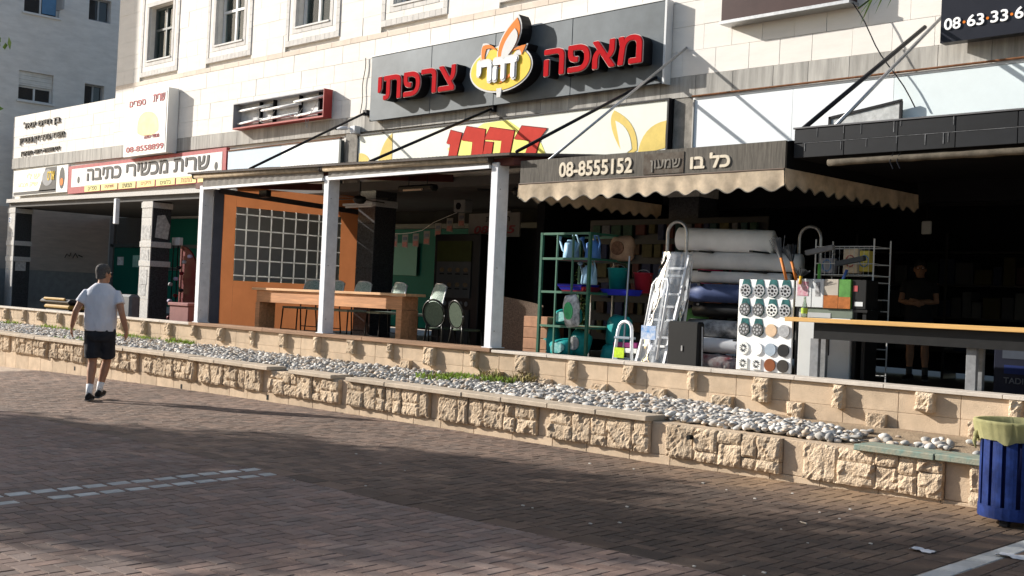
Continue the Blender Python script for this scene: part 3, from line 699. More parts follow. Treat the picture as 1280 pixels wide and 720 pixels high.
for x in (-5.35, -5.28): MB().tube([(x, 10.2, 3.06), (x-.03, 10.19, 2.97), (x, 10.2, 2.9)], .006, 5).build('tie_cord', m_rod, BC)
MB().tube([(-6.36, 10.2, 3.34), (-6.16, 12.35, 4.78)], .026, 8).build('stay_rod', m_rod, BC, True)
MB().tube([(-6.02, 10.25, 3.35), (-6.06, 12.56, 4.93)], .02, 8).build('stay_rod', m_steel, BC, True)
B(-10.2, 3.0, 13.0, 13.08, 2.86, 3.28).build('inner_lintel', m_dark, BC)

# ================================================================ SIGNS
m_sgrey = M('sign_gunmetal', (.08, .093, .103), .5, .25, 1.2, metal=.2)
m_white = M('sign_white', (.74, .74, .70), .5, .04, 3)
m_red = M('sign_red', (.40, .012, .016), .85, .08, 4, spec=.03)
m_black = M('sign_black', (.012, .012, .014), .45, .1, 4)
m_outl = M('letter_outline', (.55, .45, .42), .8)
m_yel = M('sign_yellow', (.74, .52, .06), .7, .05, 4)
m_org = M('sign_orange', (.66, .18, .015), .7, .06, 4)
m_sil = M('sign_silver', (.50, .50, .49), .5, .05, 4)
DS = T('bakery_sign', 'large gunmetal sign panel with red raised letters and yellow oval emblem above the cafe', 'sign', (-13.2, 12.5, 4.57), world=True)
xs3 = (-16.55, -14.9, -13.35, -11.7, -9.98)
for a, c in zip(xs3[:-1], xs3[1:]): MB().cbox(a+.002, c-.002, 12.46, 12.5, 4.56, 5.70, .006).build('panel', m_sgrey, DS)
B(-16.5, -10.0, 12.5, 12.585, 4.6, 5.66).build('backing', m_black, DS)
B(-9.975, -9.94, 12.45, 12.59, 4.55, 5.71).build('end_trim', m_alu, DS); B(-16.56, -9.98, 12.45, 12.58, 5.702, 5.722).build('top_trim', m_alu, DS)
def raised(s, x0, x1, z0, z1, rise=0.):
    r_ = text(s, x0, x1, z0, z1, 12.46, .20, .022, True, rise=rise).build('letter_return', m_black, DS)
    text(s, x0-.006, x1+.006, z0-.006, z1+.006, 12.259, .008, .034, True, rise=rise).build('letter_rim', m_outl, r_)
    text(s, x0+.004, x1-.004, z0+.004, z1-.004, 12.25, .012, .02, True, rise=rise).build('letter_face', m_red, r_)
raised('צרפתי', -16.05, -14.02, 4.84, 5.26); raised('מאפה', -12.05, -10.17, 4.83, 5.24)
def wallpoly(pts, y, d, name, mt, par): return MB().prism(pts, lambda a, c, e: (a, y-e, c), d).build(name, mt, par)
def oval(cx, cz, rx, rz, n=40): return [(cx+rx*math.cos(2*math.pi*k/n), cz+rz*math.sin(2*math.pi*k/n)) for k in range(n)]
def bez(pts, n=8):
    out = []
    for p0, p1, p2 in pts:
        for i in range(n):
            t = i/n; out.append(tuple((1-t)**2*p0[j]+2*t*(1-t)*p1[j]+t*t*p2[j] for j in (0, 1)))
    return out
ox, oz = -12.99, 5.06
em = wallpoly(oval(ox, oz, .70, .365), 12.46, .2, 'emblem', m_black, DS)
wallpoly(oval(ox, oz, .70, .365), 12.255, .008, 'emblem_rim', m_sil, em); wallpoly(oval(ox, oz, .665, .335), 12.246, .008, 'emblem_face', m_yel, em)
wallpoly([(-13.04, 4.62), (-12.96, 4.62), (-12.93, 4.76), (-13.05, 4.76)], 12.255, .02, 'emblem_stem', m_sil, em)
def leaf(base, tip, c1, c2, w_=None, y=12.24, mt=None, nm='leaf'):
    return wallpoly(bez([(base, c1, tip), (tip, c2, base)], 10), y, .008, nm, mt, em)
for nm_, base, tip, c1, c2 in (('a', (-13.02, 5.05), (-12.63, 5.85), (-13.22, 5.5), (-12.34, 5.5)), ('b', (-13.42, 5.18), (-13.40, 5.50), (-13.47, 5.36), (-13.05, 5.5)), ('c', (-12.72, 5.2), (-12.40, 5.38), (-12.72, 5.3), (-12.44, 5.2))):
    wallpoly(bez([(base, c1, tip), (tip, c2, base)], 10), 12.455, .205, 'leaf_return', m_black, em)
    leaf(base, tip, c1, c2, y=12.244, mt=m_sil, nm='leaf_rim')
leaf((-13.0, 5.08), (-12.645, 5.80), (-13.17, 5.47), (-12.40, 5.5), y=12.234, mt=m_org)
leaf((-12.95, 5.14), (-12.68, 5.64), (-13.0, 5.42), (-12.46, 5.46), y=12.224, mt=m_sil, nm='leaf_inner')
wallpoly(bez([((-13.40, 5.20), (-13.44, 5.42), (-13.385, 5.46)), ((-13.385, 5.46), (-13.2, 5.5), (-13.06, 5.34)), ((-13.06, 5.34), (-13.2, 5.42), (-13.31, 5.40)), ((-13.31, 5.40), (-13.36, 5.3), (-13.33, 5.2))], 6), 12.234, .008, 'leaf', m_org, em)
wallpoly(bez([((-12.86, 5.22), (-12.75, 5.36), (-12.43, 5.365)), ((-12.43, 5.365), (-12.47, 5.3), (-12.52, 5.22)), ((-12.52, 5.22), (-12.55, 5.32), (-12.6, 5.31)), ((-12.6, 5.31), (-12.75, 5.32), (-12.86, 5.22))], 6), 12.234, .008, 'leaf', m_org, em)
wallpoly(bez([((-13.0, 4.83), (-12.75, 4.87), (-12.64, 5.02)), ((-12.64, 5.02), (-12.78, 4.95), (-13.0, 4.83))], 6), 12.234, .008, 'leaf', m_org, em)
text('דהרי', -13.5, -12.56, 4.85, 5.24, 12.222, .008, .085, True).build('emblem_lettering_rim', m_sil, em)
text('דהרי', -13.47, -12.59, 4.885, 5.205, 12.21, .006, .055, True).build('emblem_lettering', M('pure_white', (.85, .85, .84), .5), em)
# cream sign under it
WS = T('cafe_sign', 'long cream sign with red lettering on yellow directly above the pergola roof', 'sign', (-13.4, 12.55, 3.6), world=True)
m_cream = M('sign_cream', (.68, .70, .63), .5, .04, 3)
B(-16.9, -9.9, 12.51, 12.59, 3.55, 4.33).build('panel', m_cream, WS)
for a in ((-16.93, -9.87, 4.33, 4.355), (-16.93, -16.9, 3.55, 4.33), (-9.9, -9.87, 3.55, 4.33)): B(a[0], a[1], 12.49, 12.6, a[2], a[3]).build('frame', m_black, WS)
wallpoly([(-14.15, 3.58), (-14.45, 3.95), (-13.6, 4.30), (-13.05, 4.31), (-12.3, 3.9), (-12.1, 3.58)], 12.509, .004, 'yellow_ground', M('sign_lemon', (.80, .74, .16), .5), WS)
m_verm = M('sign_vermilion', (.50, .06, .045), .85, .08, 4, spec=.03); m_drd = M('dark_red', (.16, .02, .02))
for pts in ([(-14.375, 4.247), (-14.103, 4.175), (-14.215, 3.78), (-14.42, 3.78), (-14.373, 4.016), (-14.467, 4.03)], [(-13.987, 4.279), (-13.541, 4.194), (-13.59, 3.75), (-13.855, 3.75), (-13.83, 4.018), (-14.102, 4.063)], [(-13.432, 4.223), (-12.879, 4.123), (-12.97, 3.75), (-13.187, 3.75), (-13.162, 3.994), (-13.556, 4.038)], [(-13.528, 3.998), (-13.348, 3.973), (-13.385, 3.75), (-13.59, 3.75)], [(-12.713, 4.189), (-12.18, 4.104), (-12.302, 3.992), (-12.4, 3.73), (-12.63, 3.73), (-12.538, 3.956), (-12.871, 3.995)]):
    cx_ = sum(p[0] for p in pts)/len(pts); cz_ = sum(p[1] for p in pts)/len(pts); rim_ = [(p[0]+.014*(1 if p[0] > cx_ else -1), p[1]+.014*(1 if p[1] > cz_ else -1)) for p in pts]
    lr = wallpoly(rim_, 12.504, .003, 'letter_rim', m_drd, WS); wallpoly(pts, 12.5, .004, 'letter_face', m_verm, lr)
m_pet = M('petal_yellow', (.66, .50, .14), .7)
for pts in (bez([((-10.62, 3.58), (-11.05, 4.1), (-10.86, 4.27)), ((-10.86, 4.27), (-10.35, 4.05), (-10.42, 3.58))], 10), bez([((-10.4, 3.6), (-10.35, 4.02), (-9.91, 4.05)), ((-9.91, 4.05), (-9.93, 3.9), (-9.91, 3.6))], 8), bez([((-16.35, 3.6), (-16.25, 4.2), (-15.93, 4.31)), ((-15.93, 4.31), (-15.9, 4.0), (-15.93, 3.6))], 8), bez([((-16.89, 3.6), (-16.87, 3.9), (-16.86, 4.02)), ((-16.86, 4.02), (-16.5, 4.02), (-16.45, 3.6))], 8)):
    wallpoly(pts, 12.509, .004, 'petal', m_pet, WS)
wallpoly(bez([((-10.68, 3.6), (-10.8, 4.0), (-10.83, 4.12)), ((-10.83, 4.12), (-10.5, 4.0), (-10.5, 3.6))], 8), 12.504, .003, 'petal_centre', m_cream, WS)
# empty light box with tubes
LB = T('empty_light_box', 'open red rimmed light box with bare fluorescent tubes and dangling wires on the facade', 'light box', (-19.4, 12.5, 4.7), world=True)
m_box = M('box_grey', (.30, .31, .33), .5, .1, 5); m_rrim = M('red_rim', (.33, .045, .04), .5, .1, 6)
lx0, lx1, lz0, lz1, ly = -21.05, -17.85, 4.74, 5.27, 12.38
B(lx0, lx1, 12.57, 12.588, lz0, lz1).build('back', M('box_white', (.5, .5, .5), .5, .2, 6), LB)
B(lx0, lx0+.02, ly, 12.57, lz0, lz1).build('side', m_box, LB); B(lx1-.02, lx1, ly-.002, 12.57, lz0, lz1).build('side', m_rrim, LB); B(lx0+.02, lx1-.02, ly, 12.57, lz1-.02, lz1).build('top', m_box, LB); B(lx0+.02, lx1-.02, ly, 12.57, lz0, lz0+.03).build('bottom', m_rrim, LB)
for x in (-20.25, -19.75, -18.85, -18.2): B(x, x+.045, 12.5, 12.565, lz0+.03, lz1-.02).build('bracket', m_dark, LB)
for x0, x1, z in ((-20.95, -19.8, 5.12), (-20.1, -18.8, 5.06), (-18.95, -17.9, 5.13), (-20.95, -20.1, 4.86), (-20.1, -18.85, 4.87), (-18.9, -17.9, 4.85)):
    t_ = MB().tube([(x0, 12.46, z), (x1, 12.46, z+.02)], .019, 10).build('tube', M('tube_glass', (.72, .72, .70), .3), LB, True); MB().rbox((x0, 12.505, z+.012), (x1, 12.505, z+.032), .05, .05).build('tube_holder', m_alu, t_)
def cable(par, a, c, sag, r=.005, mt=None, n=10, name='wire'):
    a = Vector(a); c = Vector(c); return MB().tube([a.lerp(c, i/n)-Vector((0, 0, sag*4*(i/n)*(1-i/n))) for i in range(n+1)], r, 5).build(name, mt or M('wire_grey', (.35, .35, .34), .6), par)
cable(LB, (-20.2, 12.42, 5.1), (-19.9, 12.42, 5.12), .28); cable(LB, (-20.25, 12.41, 5.0), (-19.55, 12.41, 5.0), .2); cable(LB, (-19.2, 12.42, 5.03), (-18.6, 12.42, 4.98), .17); cable(LB, (-18.45, 12.40, 4.8), (-18.35, 12.40, 4.8), .22, .007); cable(LB, (-18.35, 12.41, 4.82), (-18.05, 12.41, 5.12), .03)
# blank boards
BB = T('blank_board', 'blank pale blue and white sign board above the pergola beside the stone pilaster', 'sign board', (-19.4, 12.55, 3.7), world=True)
B(-21.4, -19.42, 12.52, 12.585, 3.6, 4.33).build('panel', M('board_blue', (.46, .57, .66), .4, .06, 2), BB); B(-19.415, -17.5, 12.52, 12.585, 3.6, 4.34).build('panel', M('board_white', (.76, .79, .80), .4, .04, 2), BB); B(-17.5, -17.44, 12.515, 12.59, 3.5, 4.3).build('end_strip', m_dalu, BB)
B(-21.4, -17.45, 12.5, 12.59, 4.335, 4.352).build('rusty_angle', M('rust', (.17, .075, .035), .85, .3, 15), BB)
WB = T('white_board', 'long blank white sign board with rusty top angle above the store awning', 'sign board', (-6, 12.55, 3.6), world=True)
for a, c, mt in ((-9.46, -7.95, 'board_white'), (-7.945, -6.6, 'board_white'), (-6.595, -4.6, 'board_blue2'), (-4.595, 0, 'board_blue2')): B(a, c, 12.52, 12.588, 3.45, 4.29).build('panel', MATS['board_white'] if mt == 'board_white' else M('board_blue2', (.66, .73, .74), .4, .05, 2), WB)
B(-9.48, 0, 12.51, 12.6, 4.292, 4.318).build('trim', m_alu, WB); MB().tube([(-9.48, 12.49, 4.335), (0, 12.49, 4.335)], .014, 6).build('rusty_pipe', MATS['rust'], WB); B(-9.475, -9.455, 12.5, 12.6, 3.45, 4.29).build('side_trim', m_grey, WB)
FRM = T('spare_sign_frame', 'small black framed grey panel leaning behind the black canopy', 'panel', (-6.9, 12.45, 3.4), world=True)
wallpoly([(-7.36, 3.4), (-6.45, 3.4), (-6.45, 3.98), (-7.36, 3.86)], 12.45, .02, 'panel', M('panel_grey', (.45, .46, .45), .7, .25, 12), FRM)
for a, c in (((-7.36, 12.43, 3.4), (-7.36, 12.43, 3.87)), ((-7.37, 12.43, 3.86), (-6.44, 12.43, 3.99)), ((-6.45, 12.43, 3.98), (-6.45, 12.43, 3.4))): MB().rbox(a, c, .03, .03).build('frame_bar', m_black, FRM)
PS = T('phone_sign', 'black sign with white telephone number and orange dots on the stone facade', 'sign', (-4.5, 12.4, 4.55), world=True)
B(-5.98, -3.2, 12.36, 12.5, 4.575, 5.75).build('panel', M('sign_navy', (.018, .019, .026), .3, .1, 4), PS); B(-5.9, -3.3, 12.5, 12.585, 4.7, 5.6).build('mounting', m_black, PS)
B(-5.0, -4.96, 12.4, 12.585, 4.5, 4.575).build('bracket', m_steel, PS)
x = -5.935; 
for i, (s_, wd) in enumerate((('08', .19), ('63', .19), ('33', .19), ('603', .285))):
    text(s_, x, x+wd, 4.71+.005*i, 4.84+.005*i, 12.358, .008, .02).build('lettering', M('pure_white', (.85, .85, .84), .5), PS); x += wd+.03
    if i < 3: wallpoly(oval(x+.005, 4.775+.005*i, .016, .016, 12), 12.358, .006, 'dot', m_org, PS); x += .04
BS = T('brown_sign', 'dark brown metal sign panel with grey lower edge high on the facade', 'sign', (-8, 12.45, 5.2), world=True)
B(-8.98, -7.15, 12.38, 12.585, 5.25, 6.5).build('panel', M('brown_panel', (.055, .03, .028), .45, .15, 3), BS); B(-9.0, -7.13, 12.36, 12.59, 5.21, 5.25).build('lower_edge', m_steel, BS)
# stationery shop signs
SB = T('stationery_box_sign', 'white box sign with telephone number standing proud of the facade', 'sign', (-24.7, 12.4, 4.45), world=True)
B(-25.78, -23.72, 12.33, 12.585, 4.44, 5.88).build('box', m_white, SB); B(-25.72, -23.78, 12.322, 12.33, 4.50, 5.82).build('face', M('faded_print', (.76, .74, .70), .5, .04, 4), SB)
m_fred = M('faded_red', (.36, .07, .075), .6, .2, 8); m_fpur = M('faded_purple', (.42, .36, .50), .6)
text('שרית', -24.4, -23.85, 5.60, 5.78, 12.321, .004, .025, True).build('lettering', m_fred, SB); text('ספרים', -25.55, -24.75, 5.58, 5.72, 12.321, .004, .02, True).build('lettering', m_fred, SB)
text('08-8558899', -25.62, -23.82, 4.53, 4.66, 12.321, .004, .02).build('lettering', m_fred, SB); words(text('מכשירי כתיבה', -24.75, -24.05, 4.80, 4.88, 12.321, .004, .02, True), 2, 'lettering', m_fred, SB)
for pts in (bez([((-25.1, 4.95), (-25.2, 5.4), (-24.7, 5.42)), ((-24.7, 5.42), (-24.05, 5.4), (-24.1, 4.95)), ((-24.1, 4.95), (-24.6, 4.75), (-25.1, 4.95))], 8),): wallpoly(pts, 12.321, .002, 'faded_patch', M('faded_yellow', (.78, .68, .30), .6, .15, 5), SB)
BN = T('stationery_banner', 'long banner with grey hebrew letters, red border and yellow word tags over the arcade', 'banner', (-25.3, 12.5, 3.7), world=True)
B(-29.15, -21.45, 12.505, 12.585, 3.72, 4.42).build('board', m_fred, BN)
B(-28.95, -21.6, 12.50, 12.504, 3.88, 4.34).build('white_field', M('banner_white', (.74, .72, .70), .6, .08, 4), BN)
m_dgrey = M('letter_grey', (.035, .035, .035), .6, .3, 10)
words(text('שרית מכשירי כתיבה', -28.05, -22.1, 4.0, 4.31, 12.499, .005, .03, True), 3, 'lettering', m_dgrey, BN)
m_tagy = M('tag_yellow', (.80, .70, .28), .6, .08, 4); tw = ['ספרים', 'משחקים', 'צעצועים', 'תיקים', 'בלונים', 'מתנות', 'לימוד']
for i, s_ in enumerate(tw):
    xa = -28.15+i*.93; t_ = B(xa, xa+.86, 12.496, 12.499, 3.735, 3.895).build('word_tag', m_tagy, BN); text(s_, xa+.2, xa+.68, 3.76, 3.86, 12.4955, .003, 0, True).build('tag_lettering', m_fred if i % 2 else m_dgrey, t_)
for cx in (-28.55, -21.85): wallpoly(oval(cx, 4.12, .22, .2, 20), 12.499, .003, 'white_spot', m_white, BN); wallpoly(oval(cx+.03, 4.05, .07, .09, 12), 12.4955, .003, 'dark_spot', m_dgrey, BN)
B2 = T('yellow_shop_banner', 'small weathered banner in black, yellow and white at the end of the arcade', 'banner', (-31, 12.5, 3.75), world=True)
B(-32.75, -29.2, 12.51, 12.585, 3.78, 4.48).build('board', m_white, B2); wallpoly([(-30.6, 4.47), (-29.9, 4.47), (-29.9, 3.85), (-31.0, 3.85)], 12.509, .004, 'black_field', m_dgrey, B2)
wallpoly(oval(-30.45, 4.2, .34, .22, 20), 12.504, .003, 'grey_disc', M('mid_grey', (.3, .3, .3)), B2); B(-32.7, -29.9, 12.505, 12.509, 3.80, 3.88).build('black_strip', m_dgrey, B2)
words(text('יש לי', -31.8, -30.95, 4.2, 4.38, 12.509, .004, .0, True), 2, 'lettering', m_tagy, B2); words(text('שיק וצבע', -32.4, -31.1, 3.98, 4.12, 12.509, .004, .0, True), 2, 'lettering', m_tagy, B2); text('ארט', -30.45, -30.0, 4.12, 4.36, 12.5, .004, .02, True).build('lettering', m_yel, B2)
wallpoly(oval(-29.55, 4.15, .16, .28, 16), 12.509, .004, 'bottle_shape', m_dgrey, B2); wallpoly(oval(-29.55, 4.05, .1, .1, 12), 12.504, .003, 'label_shape', m_org, B2)
LO = T('law_office_lettering', 'black metal lettering of an office fixed on the white stone parapet', 'lettering', (-31.2, 12.58, 4.85), world=True)
for s_, r_ in (('בן חיים יגאל', (-32.4, -30.0, 5.59, 5.82)), ('משרד עורכי דין ונוטריון', (-32.63, -29.7, 5.19, 5.39)), ('דיני משפחה, ירושה, מקרקעין', (-32.48, -29.95, 4.87, 5.01))): words(text(s_, *r_, 12.587, .02, .02, True), len(s_.split()), 'lettering', m_black, LO)
# cables, camera, palm fringe
for i, (a, c, s_, lb) in enumerate((((-16.88, 12.57, 5.75), (-16.95, 12.56, 4.75), 0, 'thin black cable hanging down beside the gunmetal sign'), ((-7.15, 12.45, 5.25), (-6.28, 12.45, 3.9), .03, 'loose black cable hanging from the brown sign'))):
    a = Vector(a); c = Vector(c); MB().tube([a.lerp(c, k/10)+Vector((.02*math.sin(k), 0, -s_*4*(k/10)*(1-k/10))) for k in range(11)], .008, 5).solo('cable', m_rod, lb, 'cable')
SC = T('security_camera', 'small white security camera on the facade by the cafe sign', 'camera', (-17.0, 12.4, 4.45), world=True)
MB().tube([(-17.28, 12.3, 4.47), (-17.12, 12.42, 4.48)], .035, 10).build('body', m_wht, SC, True); MB().tube([(-17.3, 12.285, 4.47), (-17.27, 12.305, 4.47)], .028, 10).build('lens', m_black, SC); MB().cbox(-17.1, -16.95, 12.45, 12.585, 4.38, 4.52, .01).build('junction_box', m_wht, SC); MB().tube([(-17.12, 12.42, 4.48), (-17.03, 12.5, 4.46)], .012, 6).build('arm', m_wht, SC)
# house across the street (behind the viewer; seen only in the shop glass)
OB = T('opposite_building', 'cream apartment building across the paved street', 'building', (-15, -27, 0), world=True)
B(-55, 30, -36, -27, -1, 6.2).build('wall', M('opposite_wall', (.40, .38, .34), .9, .1, .5), OB)
for x in np.arange(-52, 28, 4.):
    for z in (1.2, 4.0): B(x, x+1.6, -27.01, -26.98, z, z+1.4).build('window', m_dalu, OB)
# ================================================================ CAFE FURNITURE
FZ = .60
m_pine = M('pine_wood', (.50, .245, .115), .6, .25, 4, .1, 60, rnd=.05, stretch=(.5, 6, 6))
m_pinet = M('pine_top', (.60, .36, .19), .55, .2, 4, .1, 60, stretch=(.5, 6, 6))
TB = T('wooden_table', 'long chunky pine table standing behind the terrace wall in the cafe', 'table', (-15.2, 10.9, FZ), world=True)
for k in range(2): MB().cbox(-17.15, -13.02, 10.6+k*.19, 10.6+k*.19+.187, 1.49, 1.53, .004).build('top_plank', m_pinet, TB)
for y in (10.64, 10.9): MB().cbox(-17.05, -13.15, y, y+.04, 1.29, 1.488, .004).build('apron', m_pine, TB)
for x in (-17.05, -13.19): MB().cbox(x, x+.04, 10.682, 10.898, 1.29, 1.488, .004).build('apron', m_pine, TB)
for x in (-17.06, -13.27):
    for y in (10.63, 10.79): MB().cbox(x, x+.13, y, y+.155, FZ, 1.288, .006).build('leg', m_pine, TB)
m_cane = M('woven_cane', (.56, .60, .54), .7, .6, 60, .3, 150, col2=(.12, .22, .16))
m_chrome = M('brushed_frame', (.5, .5, .48), .35, .1, 8, metal=.6)
m_dfr = M('dark_frame', (.012, .012, .012), .4, .2, 8, spec=.25)
def bistro(label, loc, rz, grp):
    t = T('bistro_chair', label, 'chair', loc, rz, grp)
    MB().cbox(-.2, .2, -.21, .2, .60, .635, .012).build('seat', m_cane, t)
    n = 9; G = [[((-.21+.42*i/n)*(1-.12*j/6), .19+.10*j/6-.05*math.cos((i/n-.5)*math.pi), .72+.38*j/6-(.05*abs(2*i/n-1)**4 if j == 6 else 0)) for i in range(n+1)] for j in range(7)]
    b = MB(); b.grid(G); b.grid([[(p[0], p[1]+.012, p[2]) for p in r] for r in G]); b.build('backrest', m_cane, t, True)
    rim = [G[j][0] for j in range(7)]+G[6][1:-1]+[G[j][-1] for j in range(6, -1, -1)]
    MB().tube([(p[0], p[1]+.006, p[2]) for p in rim], .013, 6).build('back_frame', m_chrome, t, True)
    for sx in (-1, 1):
        MB().tube([(sx*.2, .2, .74), (sx*.2, .2, .6), (sx*.22, .25, 0)], .013, 6).build('leg', m_dfr, t, True)
        MB().tube([(sx*.19, -.19, .6), (sx*.21, -.23, 0)], .013, 6).build('leg', m_dfr, t, True)
    MB().tube([(-.2, -.2, .25), (.2, -.2, .25)], .009, 6).build('footrest', m_dfr, t); MB().tube([(-.21, .22, .3), (.21, .22, .3)], .009, 6).build('footrest', m_dfr, t)
    return t
c0 = bistro('green woven bistro chair at the curtain end of the pine table', (-16.75, 11.3, FZ), .1, 'bistro chairs behind the pine table')
for x, rz, lb in ((-16.05, -.06, 'green woven bistro chair second along from the orange curtain behind the table'), (-15.3, .05, 'pale woven bistro chair at the middle of the pine table'), (-14.4, -.1, 'pale woven bistro chair behind the table, second from its open end'), (-13.45, -.2, 'pale woven bistro chair past the open end of the pine table')): dup(c0, (x, 11.3, FZ), rz, lb)
m_bent = M('bentwood_dark', (.025, .024, .02), .3, .2, 8); m_pad = M('green_pad', (.055, .075, .05), .8, .3, 40)
def oval_chair(label, loc, rz):
    t = T('oval_back_chair', label, 'chair', loc, rz, 'dark oval backed chairs by the post')
    MB().lathe([(.0, .44), (.19, .44), (.2, .455), (.19, .47), (0, .47)], 18).build('seat', m_pad, t, True)
    ringp = [(.19*math.cos(a), -.19-.06*math.sin(a)*.5, .66+.2*math.sin(a)) for a in np.linspace(0, 2*math.pi, 25)]
    MB().tube(ringp, .016, 6).build('back_hoop', m_bent, t, True)
    b = MB(); b.prism([(.165*math.cos(a), .66+.175*math.sin(a)) for a in np.linspace(0, 2*math.pi, 21)[:-1]], lambda a, c, d: (a, -.19-.15*(c-.66)*1+d-.012, c), .02); b.build('back_pad', m_pad, t)
    for sx in (-1, 1):
        MB().tube([(sx*.13, -.17, .52), (sx*.14, -.17, .42), (sx*.19, -.23, 0)], .016, 6).build('leg', m_bent, t, True)
        MB().tube([(sx*.14, .14, .44), (sx*.18, .19, 0)], .016, 6).build('leg', m_bent, t, True)
    MB().tube([(.15*math.cos(a), .15*math.sin(a), .2) for a in np.linspace(0, 2*math.pi, 17)], .009, 5).build('leg_ring', m_bent, t)
    return t
oval_chair('dark oval backed cafe chair standing by the end of the pine table', (-12.62, 10.95, FZ), .25)
oval_chair('dark oval backed cafe chair nearer the white corner post', (-12.12, 11.0, FZ), -.15)
# ceiling fans and heater under the pergola roof
def fan(label, loc, rz):
    t = T('ceiling_fan', label, 'fan', loc, rz, 'ceiling fans under the pergola')
    MB().tube([(0, 0, .0), (0, 0, .3)], .015, 8).build('rod', m_dfr, t); MB().lathe([(.03, .06), (.10, .04), (.11, -.02), (.07, -.07), (.02, -.08)], 16).build('motor', m_dfr, t, True)
    for k in range(4):
        a = k*math.pi/2+.3; d = Vector((math.cos(a), math.sin(a), 0)); q = Vector((-d.y, d.x, 0)); b = MB()
        b.add([d*.1+q*.03+Vector((0, 0, .0)), d*.1-q*.03, d*.62-q*.075+Vector((0, 0, -.012)), d*.62+q*.075+Vector((0, 0, .012))]+[p+Vector((0, 0, .008)) for p in (d*.1+q*.03, d*.1-q*.03, d*.62-q*.075, d*.62+q*.075)], [(3, 2, 1, 0), (4, 5, 6, 7), (0, 1, 5, 4), (1, 2, 6, 5), (2, 3, 7, 6), (3, 0, 4, 7)]); b.build('blade', m_dfr, t)
    return t
fan('black ceiling fan beside the orange curtain', (-15.7, 11.7, 3.08), 0); fan('black ceiling fan near the white corner post', (-12.1, 11.9, 3.1), .5)
HT = T('patio_heater', 'dark strip heater hung under the pergola roof', 'heater', (-13.9, 11.6, 3.15), world=True)
MB().cbox(-14.5, -13.65, 11.52, 11.68, 3.14, 3.24, .03).build('hood', m_dfr, HT); MB().tube([(-14.3, 11.5, 3.16), (-13.85, 11.5, 3.16)], .018, 8).build('element', M('heater_element', (.5, .38, .28), .4), HT)
for x in (-14.3, -13.85): MB().tube([(x, 11.6, 3.24), (x, 11.6, 3.6)], .008, 6).build('hanger', m_dfr, HT)
MB().cbox(-17.55, -17.3, 10.9, 11.0, 3.1, 3.22, .01).solo('floodlight', m_dfr, 'small black floodlight above the orange curtain', 'lamp')
LT = T('strip_light', 'white fluorescent strip light under the pergola beside the dark pillar', 'lamp', (-15.9, 12.2, 2.9), world=True)
MB().cbox(-16.6, -15.75, 12.0, 12.08, 3.02, 3.06, .006).build('housing', m_alu, LT); MB().tube([(-16.55, 12.04, 3.0), (-15.8, 12.04, 3.0)], .016, 8).build('tube', MATS['tube_glass'], LT)
RN = T('red_notice', 'small red and white notice on the dark cafe pillar', 'notice', (-16.94, 12.8, 2.5), world=True)
B(-16.955, -16.935, 12.68, 12.94, 2.52, 2.82).build('plate', M('notice_red', (.42, .09, .06), .5, .2, 12), RN)
for z in (2.58, 2.66): B(-16.934, -16.931, 12.7, 12.92, z, z+.04).build('white_line', m_white, RN)
# menu cabinet
MC = T('menu_cabinet', 'tall dark cabinet with green header and rows of food pictures inside the cafe', 'cabinet', (-15.25, 13.6, FZ), world=True)
MB().cbox(-15.85, -14.65, 13.52, 14.1, FZ, 2.62, .01).build('body', m_dfr, MC)
B(-15.75, -14.85, 13.50, 13.52, 2.14, 2.5).build('header', M('olive_print', (.045, .055, .012), .5, .2, 4), MC); B(-15.75, -14.85, 13.50, 13.52, 1.5, 2.135).build('menu_sheet', M('menu_print', (.08, .08, .075), .5), MC); B(-15.75, -14.85, 13.5, 13.52, .7, 1.3).build('lower_panel', M('menu_low', (.05, .053, .05), .5, .15, 5), MC)
for i in range(4):
    for j in range(2):
        x = -15.66+i*.21; z = 1.66+j*.26; wallpoly(oval(x+.06, z+.07, .06, .04, 12), 13.498, .004, 'food_picture', M('food_brown', (.16, .11, .06), .6, .4, 30), MC); B(x, x+.12, 13.494, 13.498, z-.01, z+.008).build('caption', m_dark, MC)
for i in range(6): wallpoly(oval(-15.65+i*.14, 1.4, .045, .045, 10), 13.519, .004, 'dial', M('dial_grey', (.2, .2, .2)), MC)
# bunting
for i in range(9):
    x = -18.9+i*.33; z = 2.83-.12*math.sin(math.pi*min(1, i/6))+(.09*(i-5) if i > 5 else 0)
    fl = T('bunting_flag', 'small printed paper flag hanging on the string inside the cafe', 'flag', (x, 14.5, z), 0, 'paper flags on the cafe string', True)
    wallpoly([(x-.09, z), (x+.09, z), (x+.09, z-.27), (x-.09, z-.25)], 14.5, .004, 'paper', M('flag_paper', (.2, .195, .185), .8, .2, 9), fl); B(x-.07, x+.07, 14.492, 14.495, z-.24, z-.15).build('print', M('flag_print', (.33, .14, .12), .8, .3, 20), fl); B(x-.06, x+.06, 14.492, 14.495, z-.11, z-.05).build('print', M('flag_blue', (.1, .12, .16), .8), fl)
MB().tube([(-19.1+.34*i, 14.5, 2.845-.12*math.sin(math.pi*min(1, i/6))+(.09*(i-5) if i > 5 else 0)) for i in range(10)], .005, 5).solo('bunting_string', m_white, 'string carrying paper flags across the cafe', 'string')
IS = T('cafe_phone_sign', 'cream hanging sign with a telephone number inside the cafe', 'sign', (-14.9, 14, 2.6), world=True)
B(-15.5, -14.2, 14.0, 14.03, 2.6, 3.02).build('board', M('cream_board', (.26, .24, .21), .6), IS); text('08-855', -15.35, -14.3, 2.66, 2.8, 13.999, .004, .02, shear=.2).build('lettering', m_fred, IS); text('הזמנות', -15.05, -14.45, 2.87, 2.96, 13.999, .004, .0, True).build('lettering', m_dark, IS)
PN = T('wall_notice', 'white framed notice on the cafe wall above the menu cabinet', 'notice', (-16.4, 15.9, 2.95), world=True)
